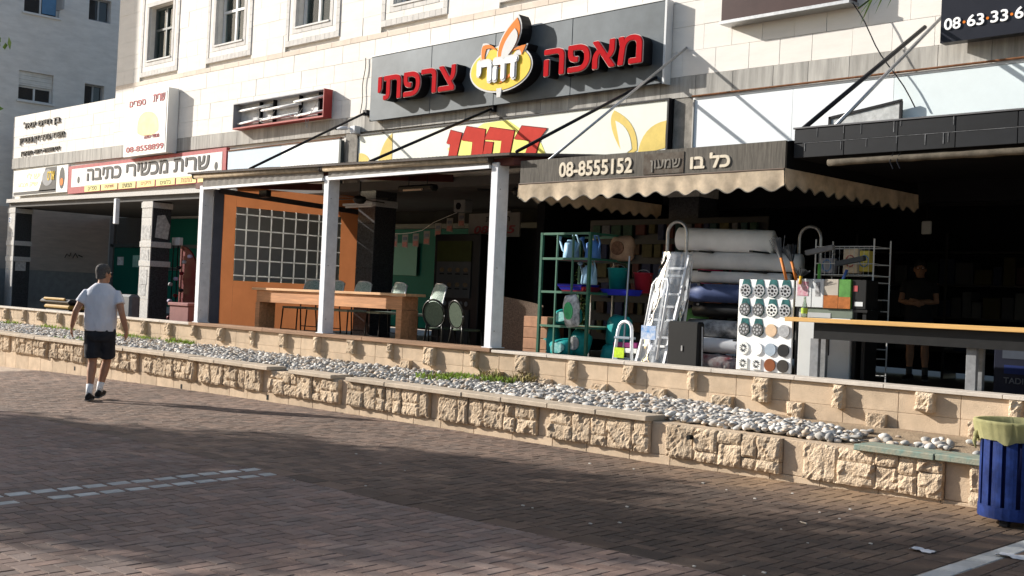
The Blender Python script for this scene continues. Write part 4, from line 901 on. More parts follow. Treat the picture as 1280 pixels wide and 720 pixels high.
B(-16.9, -16.3, 15.8, 15.82, 2.98, 3.25).build('sheet', M('notice_grey', (.34, .34, .34)), PN); B(-16.85, -16.35, 15.795, 15.8, 3.15, 3.2).build('heading', m_dark, PN)
SP = T('small_speaker', 'small grey loudspeaker on the inner wall corner of the cafe', 'speaker', (-14.2, 13.3, 3.0), world=True)
MB().cbox(-15.1, -14.8, 13.25, 13.45, 2.98, 3.2, .02).build('body', M('spk', (.2, .2, .19), .6), SP); MB().tube([(-14.95, 13.25, 3.08), (-14.95, 13.235, 3.08)], .06, 14).build('cone', m_dark, SP)
PR = T('paper_rack', 'tall wire rack of leaflets beside the dark cafe pillar', 'rack', (-17.1, 14.0, FZ), world=True)
B(-19.0, -18.45, 14.6, 14.65, .9, 2.5).build('panel', M('rack_panel', (.13, .13, .13)), PR)
for j in range(4):
    for i in range(2): B(-18.97+i*.27, -18.75+i*.27, 14.58, 14.6, 1.0+j*.36, 1.28+j*.36).build('leaflet', M('leaflet', (.24, .21, .22), .7, .5, 9), PR)
# ================================================================ LEFT ARCADE THINGS
TBX = T('storage_chest', 'black chest with yellow lid band on the terrace below the neighbour wall', 'chest', (-24.9, 10.75, FZ), world=True)
MB().cbox(-25.5, -24.25, 10.55, 11.0, FZ, .88, .03).build('body', m_black, TBX); MB().cbox(-25.52, -24.23, 10.53, 11.02, .885, .975, .03).build('yellow_band', M('trunk_yellow', (.36, .22, .06), .5), TBX); MB().cbox(-25.75, -24.2, 10.52, 11.03, .98, 1.1, .05).build('lid', m_black, TBX); MB().cbox(-25.5, -24.4, 10.5, 10.55, 1.07, 1.13, .02).build('lid_stripe', MATS['trunk_yellow'], TBX)
MB().cbox(-23.72, -23.1, 11.35, 11.6, FZ, 1.27, .05).solo('stone_bench', M('bench_granite', (.13, .133, .137), .6, .15, 10), 'grey rounded concrete block beside the poster pillar', 'bench')
RD = T('toy_display_stand', 'dark red half round display panel with toys on a metal stand', 'display stand', (-24.2, 13.4, FZ), world=True)
b = MB(); b.prism([(-24.75, .75), (-24.75, 2.42)]+[(-24.75+.85*math.cos(a), 1.62+.82*math.sin(a)) for a in np.linspace(math.pi/2, -math.pi/2, 12)], lambda a, c, d: (a, 13.35+d, c), .04); b.build('red_panel', M('toy_red', (.14, .008, .012), .5, .15, 5), RD)
for x in (-25.0, -24.78): MB().tube([(x, 13.3, FZ), (x, 13.3, 2.5)], .015, 6).build('upright', m_dfr, RD)
for k in range(12):
    a = k*.5; x = -24.9+.25*(k % 3); z = .75+.13*k
    MB().ell((x-.05 if k < 9 else x+.3, 13.24, z), (.07+.02*(k % 2), .05, .05), 8, 5).build('toy', [MATS['toy_red'], m_dfr, M('toy_grey', (.4, .4, .42)), m_fpur][k % 4], RD, True)
MB().cbox(-24.9, -24.55, 13.2, 13.3, 2.44, 2.62, .01).build('camera_box', M('toy_white', (.6, .6, .6)), RD)
PL = T('planter_box', 'dusty pink square planter box against the white pergola post', 'planter', (-19.6, 10.85, FZ), world=True)
MB().cbox(-20.0, -19.3, 10.62, 11.1, FZ, 1.13, .01).build('box', M('dusty_pink', (.2, .085, .08), .7, .1, 5), PL); MB().cbox(-20.03, -19.27, 10.59, 11.13, 1.13, 1.19, .01).build('rim', M('dusty_pink2', (.24, .105, .10), .7), PL)
RC = T('red_toy_car', 'red plastic toy car standing behind the pink planter', 'toy car', (-21, 12, FZ), world=True)
MB().cbox(-21.9, -21.0, 12.3, 12.7, .8, 1.12, .05).build('body', M('toy_red2', (.45, .04, .04), .4), RC); MB().cbox(-21.7, -21.2, 12.33, 12.67, 1.125, 1.35, .05).build('cab', MATS['toy_red2'], RC)
for x in (-21.7, -21.2):
    for y in (12.28, 12.69): MB().tube([(x, y, .72), (x, y+.03, .72)], .12, 12).build('wheel', m_black, RC)
for i, (x0, x1, z0, z1, lb) in enumerate(((-33.6, -33.2, 2.05, 2.3, 'white paper notice at the top of the green shop door'), (-32.6, -32.0, 2.0, 2.35, 'pale leaf patterned sticker on the green shop door'))):
    B(x0, x1, 16.045, 16.055, z0, z1).solo('door_notice', M('door_paper%d' % i, ((.6, .62, .62), (.3, .52, .46))[i], .6, .3, 12), lb, 'notice')
MB().cbox(-26.3, -26.18, 12.4, 12.5, 2.9, 3.5, .01).solo('lamp_tube', m_wht, 'short white tube lamp hanging by the poster pillar', 'lamp')
# ================================================================ GENERAL STORE GOODS
m_gsteel = M('green_steel', (.025, .10, .065), .45, .2, 8)
RK = T('shop_rack', 'dark green steel shelf rack filled with garden goods', 'rack', (-9.93, 11.0, FZ), world=True)
rx0, rx1, ry0, ry1 = -10.34, -9.52, 10.62, 11.35
for x in (rx0, rx1):
    for y in (ry0, ry1): B(x-.018, x+.018, y-.018, y+.018, FZ, 2.38).build('upright', m_gsteel, RK)
for x in (-10.07, -9.8): B(x-.01, x+.01, ry0-.012, ry0+.012, FZ, 2.37).build('front_bar', M('green_steel_light', (.07, .16, .11), .45), RK)
for x in (-10.12, -9.75): B(x-.01, x+.01, ry1-.012, ry1+.012, FZ, 2.37).build('back_bar', m_steel, RK)
for z in (2.365, 2.05, 1.63, 1.2):
    for y in (ry0, ry1): B(rx0+.018, rx1-.018, y-.014, y+.014, z-.014, z+.014).build('rail', MATS['green_steel_light'], RK)
    for x in (rx0, rx1): B(x-.014, x+.014, ry0+.018, ry1-.018, z-.0135, z+.0135).build('rail', m_gsteel, RK)
    if z < 2.3: B(rx0+.02, rx1-.02, ry0+.02, ry1-.02, z-.006, z+.002).build('shelf', M('shelf_board', (.25, .16, .10), .7, .2, 8), RK)
def can(label, loc, rz, mt):
    t = T('watering_can', label, 'watering can', loc, rz, 'plastic watering cans on the green rack')
    MB().lathe([(.0, 0), (.10, 0), (.105, .02), (.09, .2), (.06, .22), (.055, .24), (0, .24)], 16).build('body', mt, t, True)
    MB().tube([(.08, 0, .06), (.17, 0, .12), (.24, 0, .25)], [.022, .018, .014], 8).build('spout', mt, t, True); MB().tube([(.235, 0, .24), (.255, 0, .275)], [.014, .04], 10).build('rose', mt, t, True)
    MB().tube([(-.05, 0, .23), (-.02, 0, .30), (-.1, 0, .30), (-.15, 0, .2), (-.1, 0, .08)], .012, 6).build('handle', mt, t, True); return t
m_cb = M('can_blue', (.09, .22, .52), .35, .08, 5); m_cl = M('can_pale_blue', (.30, .50, .66), .35, .06, 5)
can('royal blue watering can on the top shelf of the green rack', (-9.72, 10.9, 2.055), 2.9, m_cb); can('pale blue watering can in front on the top shelf of the green rack', (-9.98, 10.78, 2.055), 3.0, m_cl)
can('pale blue watering can on the second shelf of the green rack', (-9.72, 10.85, 1.74), 2.8, m_cl)
def sack(name, label, cat, c, r, mt, pm=None, tilt=0., grp=None, seed=0):
    b = MB(); n = 16; rings = []
    for i in range(11):
        t = i/10; z = (t-.5)*2*r[2]; q = (1-abs(2*t-1)**3.2)**.5 if 0 < t < 1 else .12
        ring = []
        for k in range(n):
            a = 2*math.pi*k/n; f = 1+.10*noise.noise(Vector((math.cos(a)*2+seed, math.sin(a)*2, t*4)))
            sq = 1/max(abs(math.cos(a)), abs(math.sin(a)))**.35
            x_ = r[0]*math.cos(a)*sq*f*(.72+.28*q); y_ = r[1]*math.sin(a)*f*q
            ring.append((x_*math.cos(tilt)-z*math.sin(tilt), y_, x_*math.sin(tilt)+z*math.cos(tilt)))
        rings.append(ring)
    b.loft(rings); hz = max(abs(p[2]) for g in rings for p in g); t_ = T(name, label, cat, (c[0], c[1], c[2]-hz), 0, grp)
    b.v = [(p[0], p[1], p[2]+hz) for p in b.v]
    o = b.build('bag', mt, t_, True)
    if pm:
        P = [(.6*r[0]*math.cos(a), .55*r[2]*math.sin(a)) for a in np.linspace(0, 2*math.pi, 15)[:-1]]
        MB().prism(P, lambda a, e, d: (a*math.cos(tilt)-e*math.sin(tilt), -r[1]*1.02-.004+d, hz+a*math.sin(tilt)+e*math.cos(tilt)), .012).build('printed_panel', pm, t_)
    return t_
m_teal = M('teal_plastic', (.015, .26, .25), .35, .2, 6, .15, 20); m_tealp = M('teal_print', (.40, .62, .58), .4, .5, 14, col2=(.05, .32, .30)); m_paperb = M('brown_paper', (.28, .18, .115), .8, .25, 8, .25, 18); m_wpr = M('white_print', (.62, .62, .6), .4, .5, 10, col2=(.1, .1, .1))
sack('paper_bag', 'crumpled brown paper bag on the top shelf of the green rack', 'bag', (-9.45, 11.15, 2.21), (.17, .10, .16), m_paperb, M('paper_print', (.14, .07, .04), .8, .5, 20))
gb = 'teal plastic sacks in the green rack'
sack('garden_sack', 'upright rolled teal sack at the left foot of the green rack', 'sack', (-10.26, 10.78, .98), (.11, .10, .24), m_teal, None, .04, gb, 1)
sack('garden_sack', 'teal and white printed sack lying low in the green rack', 'sack', (-10.0, 10.75, .93), (.20, .13, .12), m_teal, m_tealp, .1, gb, 2)
sack('garden_sack', 'teal sack slumped on the middle of the lowest shelf bay', 'sack', (-9.78, 10.8, 1.0), (.14, .12, .16), m_teal, m_wpr, -.3, gb, 3)
sack('garden_sack', 'teal sack bulging on the third shelf of the green rack', 'sack', (-10.05, 10.85, 1.32), (.2, .14, .11), m_teal, m_tealp, .15, gb, 4)
sack('garden_sack', 'dark teal sack standing at the right side of the rack', 'sack', (-9.36, 11.05, 1.15), (.17, .13, .22), m_teal, None, -.1, gb, 5)
sack('garden_sack', 'dark teal sack under the others at the right side of the rack', 'sack', (-9.38, 11.0, .82), (.18, .14, .2), m_teal, None, 0, gb, 6)
sack('pet_food_bag', 'white and black printed bag with green top hung in the green rack', 'bag', (-9.73, 10.62-.06, 1.4), (.12, .06, .2), M('bag_white', (.66, .67, .66), .35, .45, 12, .1, 20, col2=(.12, .12, .13)), M('bag_green', (.05, .36, .14), .4, .4, 10), .12)
def tray(label, c, mt):
    MB().loft([[(c[0]+s*sx*.5, c[1]+s2*.5*sy, c[2]+z) for s, s2 in ((-1, -1), (1, -1), (1, 1), (-1, 1))] for sx, sy, z in ((.34, .26, 0), (.44, .34, .07), (.46, .36, .075), (.43, .33, .07), (.34, .26, .012))]).solo('basin', mt, label, 'basin', group='plastic basins on the green rack')
tray('blue plastic basin on the second shelf of the green rack', (-10.0, 10.95, 1.665), M('basin_blue', (.02, .03, .42), .35)); tray('red plastic basin under the blue one in the rack', (-9.98, 10.97, 1.634), M('basin_red', (.28, .03, .05), .4)); tray('bright blue basin at the right end of the rack shelf', (-9.38, 11.1, 1.62), MATS['basin_blue'])
def bucket(label, c, r, h, mt):
    t = T('bucket', label, 'bucket', c, 0, 'plastic buckets by the green rack'); MB().lathe([(0, 0), (r*.75, 0), (r, h), (r*1.06, h), (r*1.06, h+.015), (r*.97, h+.015), (r*.72, .01), (0, .01)], 18).build('body', mt, t, True)
    MB().tube([(r*math.cos(a), 0, h-.02+.6*r*math.sin(a)) for a in np.linspace(0, math.pi, 9)], .005, 5).build('handle', m_steel, t); return t
bucket('dark red plastic bucket on the rack shelf', (-9.22, 11.3, 1.66), .12, .24, M('bucket_red', (.30, .02, .035), .4)); bucket('teal plastic bucket on the rack shelf', (-9.55, 11.2, 1.67), .13, .28, m_teal)
# rank of stacked black trays with purple and white lids
for k in range(7):
    z = FZ+k*.065; mt = m_dfr if k < 5 else (m_white if k == 5 else M('lid_plum', (.22, .03, .13), .4))
    MB().cbox(-9.2, -8.82, 10.75, 11.05, z, z+.06, .008).solo('storage_tray', mt, ('black plastic tray in the stack beside the rack', 'white plastic tray near the top of the stack beside the rack', 'plum coloured tray topping the stack beside the rack')[0 if k < 5 else k-4], 'tray', group='stacked trays beside the rack' if k < 5 else None)
for i, (x, c, lb) in enumerate(((-8.95, (.1, .25, .07), 'green bundle of packed goods on the store shelf'), (-8.6, (.3, .1, .03), 'orange patterned packet on the store shelf'), (-8.8, (.28, .02, .06), 'crimson cloth bundle on the store shelf'))):
    sack('goods_bundle', lb, 'bundle', (x, 12.0+.1*i, 1.3+.35*i), (.22, .16, .2), M('bundle%d' % i, c, .7, .6, 9), None, .2, None, 10+i)
MB().tube([(-9.0, 10.7, FZ), (-9.12, 10.9, 2.1)], .012, 6).solo('mop_handle', m_steel, 'thin metal pole leaning beside the green rack', 'pole')
WA = T('wicker_armchair', 'brown wicker armchair back beside the white corner post', 'armchair', (-11.25, 11.35, FZ), .25)
m_wick = M('wicker', (.15, .105, .075), .8, .4, 60, .5, 120)
b = MB(); b.grid([[(-.32+.64*i/8, -.22+.06*math.cos((i/8-.5)*3), .0+.95*j/8-(.1*(i/8) if j == 8 else 0)) for i in range(9)] for j in range(9)]); b.grid([[(-.32+.64*i/8, -.18+.06*math.cos((i/8-.5)*3), .0+.95*j/8-(.1*(i/8) if j == 8 else 0)) for i in range(9)] for j in range(9)]); b.build('backrest', m_wick, WA, True)
MB().cbox(-.3, .3, -.15, .35, .32, .42, .03).build('seat', m_wick, WA)
for sx in (-1, 1): MB().cbox(sx*.32-.04, sx*.32+.04, -.2, .35, 0, .62, .03).build('arm', m_wick, WA)
DR = T('chest_of_drawers', 'small orange brown wooden chest of drawers left of the green rack', 'chest', (-10.5, 10.75, FZ), world=True)
for k in range(5): MB().cbox(-10.68, -10.25, 10.68, 11.0, FZ+k*.142, FZ+k*.142+.138, .006).build('drawer', M('crate_wood', (.36, .19, .11), .7, .2, 8, rnd=.1), DR)
# garland of artificial ivy on the rack's back
IV_ = T('ivy_garland', 'hanging strand of artificial ivy behind the green rack', 'plant', (-10.38, 11.4, .9), world=True)
b = MB()
for k in range(420):
    z = 1.0+1.35*rng.random(); x = -10.36+rng.gauss(0, .045); y = 11.42+rng.gauss(0, .04); p = Vector((x, y, z)); u = Vector((rng.gauss(0, 1), rng.gauss(0, 1), rng.gauss(0, 1))).normalized()*.022; v = Vector((rng.gauss(0, 1), rng.gauss(0, 1), rng.gauss(0, 1))).normalized()*.016
    b.add([p-u, p+v, p+u, p-v], [(0, 1, 2, 3)])
b.build('leaves', M('ivy_leaf', (.06, .10, .025), .6, .4, 30), IV_); MB().tube([(-10.36, 11.42, 1.0), (-10.35, 11.42, 2.38)], .008, 5).build('stem', M('stem_brown', (.08, .06, .03)), IV_)
# ladder in plastic
LD = T('wrapped_step_ladder', 'aluminium step ladder wrapped in clear plastic leaning outside the store', 'ladder', (-8.4, 10.6, FZ), world=True)
m_alup = M('polished_alu', (.78, .79, .80), .4, .08, 6, metal=.2)
def lad(x0b, x1b, x0t, x1t, yb, yt, zb, zt, par, n, mt):
    for a, c in ((x0b, x0t), (x1b, x1t)): MB().rbox((a, yb, zb), (c, yt, zt), .03, .05, (0, 1, 0)).build('rail', mt, par)
    for k in range(n):
        t = (k+.5)/n; a = x0b+(x0t-x0b)*t; c = x1b+(x1t-x1b)*t; y = yb+(yt-yb)*t; z = zb+(zt-zb)*t; MB().rbox((a, y, z), (c, y, z), .07, .025).build('step', mt, par)
lad(-8.62, -8.2, -8.42, -8.08, 10.42, 10.72, FZ, 2.1, LD, 5, m_alup); lad(-8.6, -8.22, -8.4, -8.1, 10.75, 10.78, FZ, 2.05, LD, 4, m_alup)
MB().tube([(-8.5, 10.4, FZ+.3), (-8.42, 10.5, 1.75), (-8.38, 10.52, 1.82), (-8.22, 10.52, 1.82), (-8.19, 10.5, 1.75), (-8.24, 10.4, FZ+.3)], .014, 8).build('hand_hoop', m_alup, LD, True)
m_film = glass('plastic_film', (.93, .94, .95), 1.0, dark=(.86, .88, .9), fac=.25)
b = MB(); G = []
for j in range(46):
    t = j/45; row = []
    for i in range(46):
        a = 2*math.pi*i/45; w_ = .27-.08*t; d_ = .22-.12*t
        f = 1+.20*noise.noise(Vector((math.cos(a)*3, math.sin(a)*3, t*7)))+.07*noise.noise(Vector((math.cos(a)*7, math.sin(a)*7, t*19)))
        row.append((-8.4+.13*t+w_*math.cos(a)*f, 10.6+.14*t+d_*math.sin(a)*f, FZ+.02+1.52*t))
    G.append(row)
b.grid(G); b.build('plastic_film', m_film, LD, True)
B(-8.45, -8.24, 10.36, 10.37, 1.12, 1.28).build('blue_label', M('label_blue', (.08, .25, .55), .5, .5, 18, col2=(.6, .62, .65)), LD)
# hand trolley arch and black case
HTR = T('hand_trolley', 'steel tube hand trolley with tall looped handle behind the ladder', 'trolley', (-8.3, 10.75, FZ), world=True)
MB().tube([(-8.45, 10.8, .7), (-8.47, 10.8, 2.35)]+[(-8.33+.14*math.cos(a), 10.8, 2.37+.13*math.sin(a)) for a in np.linspace(math.pi, 0, 9)]+[(-8.19, 10.8, 2.35), (-8.16, 10.78, .7)], .02, 8).build('frame', m_steel, HTR, True)
for z in (1.0, 1.5): MB().tube([(-8.46, 10.8, z), (-8.17, 10.79, z)], .014, 6).build('crossbar', m_steel, HTR)
for x in (-8.52, -8.12): MB().tube([(x, 10.9, .68), (x+.03, 10.9, .68)], .09, 14).build('wheel', m_black, HTR)
HT2 = dup(HTR, (-7.15, 11.75, FZ), 0, 'second steel hand trolley with looped handle behind the grey rolls')
BX = T('black_case', 'black flat case with wire stand at the foot of the ladder', 'case', (-7.86, 10.45, FZ), world=True)
MB().cbox(-8.09, -7.66, 10.38, 10.5, .80, 1.35, .02).build('body', M('case_black', (.009, .009, .009), .6, .1, 4, spec=.2), BX); MB().tube([(-7.64, 10.42, 1.3), (-7.62, 10.42, .75), (-7.6, 10.36, .66), (-7.3, 10.36, .66), (-7.28, 10.36, .9)], .009, 6).build('wire_stand', m_steel, BX); B(-7.885, -7.865, 10.372, 10.38, 1.02, 1.08).build('clasp', m_steel, BX)
for sx in (-8.05, -7.7): MB().cbox(sx-.02, sx+.02, 10.4, 10.48, FZ, .80, .004).build('foot', m_black, BX)
ST = T('folding_stool', 'grey blue folding step stool with yellow green tag', 'stool', (-8.85, 10.55, FZ), world=True)
MB().tube([(-9.0, 10.5, FZ), (-8.93, 10.52, 1.2)]+[(-8.83+.1*math.cos(a), 10.53, 1.22+.09*math.sin(a)) for a in np.linspace(math.pi, 0, 7)]+[(-8.72, 10.52, 1.2), (-8.68, 10.5, FZ)], .02, 8).build('frame', m_alup, ST, True)
for z in (.85, 1.1): MB().cbox(-8.96, -8.72, 10.48, 10.6, z, z+.03, .006).build('tread', M('tread_grey', (.25, .3, .34)), ST)
B(-8.93, -8.78, 10.46, 10.468, .88, 1.0).build('tag', M('tag_lime', (.45, .62, .03), .5, .3, 18), ST)
# rolls of sheeting
def roll(label, a, c, r, mt, core=True):
    t = T('sheeting_roll', label, 'roll', a, 0, None, True); b = MB(); a = Vector(a); c = Vector(c); d = c-a; u, v = aim(d); n = 24
    b.loft([[a+d*s+(u*math.cos(2*math.pi*k/n)+v*math.sin(2*math.pi*k/n))*r*(1+.02*noise.noise(Vector((k*.7, s*5, r*40)))) for k in range(n)] for s in np.linspace(0, 1, 6)]); b.build('roll', mt, t, True)
    MB().tube([a-d.normalized()*.012, a+d.normalized()*.01], r*.3, 14).build('core_end', M('card_core', (.30, .22, .14)), t); return t
m_r1 = M('sheet_grey', (.62, .62, .615), .5, .1, 3); m_r2 = M('sheet_white', (.86, .86, .855), .5, .08, 3)
roll('thick pale grey plastic roll on top of the pile', (-8.6, 11.2, 2.33), (-7.45, 11.45, 2.30), .135, m_r2); roll('grey plastic roll lying second in the pile', (-8.48, 11.3, 2.08), (-7.1, 11.5, 2.06), .105, m_r1)
roll('thin grey plastic roll lying third in the pile', (-8.42, 11.25, 1.88), (-7.2, 11.45, 1.87), .07, m_r1); roll('blue plastic roll in the middle of the pile', (-8.35, 11.15, 1.69), (-7.3, 11.35, 1.68), .11, M('sheet_blue', (.07, .095, .20), .5, .15, 3)); roll('black plastic roll below the blue one', (-8.33, 11.2, 1.49), (-7.25, 11.4, 1.48), .085, m_dfr)
m_cow = M('oilcloth_spotted', (.55, .54, .52), .5, .1, 7, col2=(.03, .03, .03)); m_flower = M('oilcloth_flowers', (.5, .49, .47), .5, .1, 9, col2=(.22, .04, .05))
roll('black and white spotted oilcloth roll low in the pile', (-8.2, 10.95, 1.28), (-7.2, 11.1, 1.27), .10, m_cow); roll('plain white oilcloth roll under the spotted one', (-8.15, 10.9, 1.09), (-7.2, 11.05, 1.08), .085, m_r2); roll('oilcloth roll with dark red flowers at the bottom', (-8.1, 10.88, .88), (-7.2, 11.0, .87), .11, m_flower)
RS = T('roll_stand', 'dark steel stand holding the sheeting rolls', 'stand', (-7.9, 11.5, FZ), world=True)
for x in (-8.2, -7.5):
    B(x, x+.04, 11.55, 11.62, FZ, 2.25).build('upright', m_dfr, RS)
    for z in (.76, .99, 1.17, 1.38, 1.56, 1.79, 1.95, 2.18): B(x+.001, x+.039, 10.8 if z < 1.3 else 11.05, 11.55, z-.02, z).build('arm', m_dfr, RS)
# drain cover display board
DB = T('drain_cover_board', 'white display board carrying rows of round drain covers', 'display board', (-6.8, 10.36, .87), world=True)
bx0, bx1 = -7.13, -6.46
MB().cbox(bx0, bx1, 10.345, 10.37, .869, 1.83, .006).build('board', M('board_bright', (.80, .80, .78), .5, .03, 4), DB)
m_card = M('hang_card', (.02, .10, .10), .5, .5, 20); m_met = M('cover_steel', (.55, .56, .57), .3, .2, 30, metal=.6)
cols_ = [bx0+.67*f for f in (.14, .39, .635, .865)]; rows_ = [1.715, 1.515, 1.305, 1.105, .945]
kinds = [['pw', 'pw', 'pw', 'pw'], ['pd', 'pd', 'pl', 'pw'], ['pd', 'pd', 'beige', 'met'], ['sun', 'white', 'bluegrey', 'black'], ['sq', 'sq', 'brown', 'mottle']]
cm = {'beige': (.62, .45, .30), 'white': (.78, .78, .77), 'bluegrey': (.33, .39, .45), 'black': (.03, .03, .03), 'brown': (.20, .07, .03), 'mottle': (.05, .045, .04)}
for z, ks in zip(rows_, kinds):
    for x, k in zip(cols_, ks):
        r_ = .066
        if k[0] == 'p' :
            cd = wallpoly([(x-.05, z+.06), (x-.035, z+.115), (x+.04, z+.115), (x+.065, z+.02), (x+.07, z-.03), (x+.02, z-.075), (x-.05, z-.06)], 10.345, .006, 'hang_card', m_card, DB)
            MB().tube([(x, 10.339, z), (x, 10.325, z)], r_, 20).build('drain_cover', m_met if k == 'pw' else (m_white if k == 'pl' else M('cover_dark', (.10, .10, .10), .5)), cd)
            for q in range(8): a = q*math.pi/4; MB().tube([(x+.042*math.cos(a), 10.3255, z+.042*math.sin(a)), (x+.042*math.cos(a), 10.323, z+.042*math.sin(a))], .011, 8).build('hole', m_black if k != 'pd' else m_met, cd)
            MB().tube([(x, 10.3255, z), (x, 10.323, z)], .016, 10).build('hole', m_black if k != 'pd' else m_met, cd)
        elif k in ('sun', 'sq'):
            cd = MB().tube([(x, 10.345, z), (x, 10.33, z)], r_, 20).build('drain_cover', m_white, DB) if k == 'sun' else B(x-.055, x+.055, 10.33, 10.345, z-.055, z+.055).build('drain_cover', m_white, DB)
            for q in range(10):
                a = q*math.pi/5; d = Vector((math.cos(a), 0, math.sin(a))); p = Vector((x, 10.328, z)); MB().rbox(p+d*.018, p+d*.042, .006, .006, (0, 1, 0)).build('slot', m_dfr, cd)
        else:
            MB().tube([(x, 10.345, z), (x, 10.328, z)], r_, 22).build('drain_cover', m_met if k == 'met' else M('cover_'+k, cm[k], .35, .1, 20), DB)
for x in (bx0+.08, bx1-.1): B(x, x+.03, 10.37, 10.44, FZ, 1.7).build('prop', m_pine, DB)
# boxes, brushes, wire baskets
def carton(label, x0, x1, y0, y1, z0, z1, mt, deco):
    t = T('carton', label, 'box', ((x0+x1)/2, (y0+y1)/2, z0), 0, None, True); MB().cbox(x0, x1, y0, y1, z0, z1, .005).build('box', mt, t)
    for i, (a, c, e, f, m2) in enumerate(deco): B(x0+(x1-x0)*a, x0+(x1-x0)*c, y0-.004, y0-.001, z0+(z1-z0)*e, z0+(z1-z0)*f).build('print', m2, t)
m_wb = M('carton_white', (.60, .62, .62), .6, .05, 4); m_leafg = M('carton_green', (.08, .22, .05), .6, .3, 12)
carton('tall white carton with dark appliance pictures behind the counter end', -6.62, -6.02, 10.72, 11.0, FZ, 1.46, m_wb, [(.35, .5, .3, .55, m_dfr), (.55, .62, .55, .85, m_dfr), (.3, .36, .6, .66, m_dfr), (.05, .7, .02, .1, m_leafg)])
carton('flat grey green carton lying on the tall white one', -6.62, -6.0, 10.72, 11.0, 1.461, 1.56, M('carton_sage', (.16, .19, .15), .6), [(.0, .6, .0, .5, M('carton_swoosh', (.45, .46, .45), .6))])
carton('white carton with pink flower print by the drain cover board', -6.66, -6.47, 10.7, 10.95, 1.562, 1.86, m_wb, [(.1, .8, .4, .9, M('pink_print', (.5, .12, .2), .6, .9, 30, col2=(.6, .55, .55)))])
carton('white carton with black brush drawing behind the bottle', -6.465, -6.33, 10.7, 10.95, 1.562, 1.86, m_wb, [(.3, .7, .4, .9, M('ink_print', (.06, .06, .06), .6, .9, 30, col2=(.5, .5, .5)))])
carton('orange and cream grocery carton on the stacked boxes', -6.325, -6.16, 10.7, 10.95, 1.562, 1.86, M('carton_cream', (.42, .38, .32), .6), [(0, 1, 0, .45, M('carton_orange', (.36, .12, .03), .6, .3, 15))])
carton('green and red grocery carton on the stacked boxes', -6.155, -6.02, 10.7, 10.95, 1.562, 1.86, m_leafg, [(0, 1, 0, .4, MATS['carton_orange'])])
carton('black carton with red and white print at the end of the row', -6.015, -5.86, 10.72, 10.97, 1.562, 1.86, m_dfr, [(.2, .8, .1, .25, m_wb), (.1, .4, .6, .8, m_fred)])
SHL = T('goods_shelf', 'low dark shelf holding the row of cartons', 'shelf', (-6.2, 10.85, FZ), world=True)
for x in (-6.0, -5.9): B(x, x+.04, 10.74, 10.98, FZ, 1.53).build('upright', m_dfr, SHL)
B(-6.0, -5.84, 10.72, 10.99, 1.53, 1.558).build('board', m_dfr, SHL)
def brush(label, base, tip, col, hc, kind):
    t = T('hand_brush' if kind == 'b' else 'broom', label, 'brush', base, 0, None, True); a = Vector(base); c = Vector(tip); d = (c-a)
    MB().tube([a, a+d*.55], .016, 8).build('handle', M('handle_'+hc[0], hc[1], .5), t, True)
    b = MB(); u, v = aim(d)
    if kind == 'b':
        for k in range(60):
            o_ = u*rng.gauss(0, .02)+v*rng.gauss(0, .02); b.tube([a+d*.55+o_*.3, a+d+o_*1.8], .003, 3, False)
        b.build('bristles', M('bristle_'+col[0], col[1], .8), t)
    else:
        MB().rbox(a+d-Vector((.16, 0, .02)), a+d+Vector((.16, 0, .04)), .06, .05).build('head', M('bristle_'+col[0], col[1], .7), t)
og = ('orange', (.50, .17, .04)); wt = ('white', (.55, .55, .53)); gn = ('green', (.10, .33, .06)); dk = ('dark', (.05, .055, .06)); gy = ('grey', (.17, .17, .17)); yl = ('yellow', (.62, .36, .03))
brush('wire whisk brush with orange handle above the display board', (-6.72, 10.62, 1.82), (-6.9, 10.66, 2.28), gy, og, 'b'); brush('dark bristle brush with orange handle above the display board', (-6.62, 10.64, 1.84), (-6.75, 10.66, 2.2), dk, og, 'b')
brush('grey floor squeegee with green stem above the cartons', (-6.45, 10.8, 1.86), (-6.48, 10.85, 2.16), gy, gn, 'h'); brush('yellow handled brush beside the green stem', (-6.55, 10.6, 1.8), (-6.56, 10.64, 1.95), dk, yl, 'b'); brush('black broom head with blue edge lying over the baskets', (-6.2, 10.85, 1.865), (-6.15, 10.9, 2.05), dk, ('blue', (.05, .1, .3)), 'h')
BK = T('wire_basket_stand', 'tall white wire stand with four basket tiers behind the cartons', 'stand', (-6.1, 11.2, FZ), world=True)
m_wire = M('white_wire', (.52, .52, .50), .5, .05, 5)
for x in (-6.65, -5.97):
    for y in (11.05, 11.4): MB().tube([(x, y, FZ), (x, y, 2.3)], .008, 5).build('upright', m_wire, BK)
for z in (.75, 1.15, 1.55, 1.92):
    b = MB()
    for zz_ in (z, z+.12, z+.3):
        b.tube([(-6.65, 11.05, zz_), (-5.97, 11.05, zz_), (-5.97, 11.4, zz_), (-6.65, 11.4, zz_), (-6.65, 11.05, zz_)], .005, 4)
    for k in range(1, 12): b.tube([(-6.65+.0567*k, 11.05, z+.3), (-6.65+.0567*k, 11.05, z), (-6.65+.0567*k, 11.4, z)], .0025, 3)
    b.build('basket', m_wire, BK)
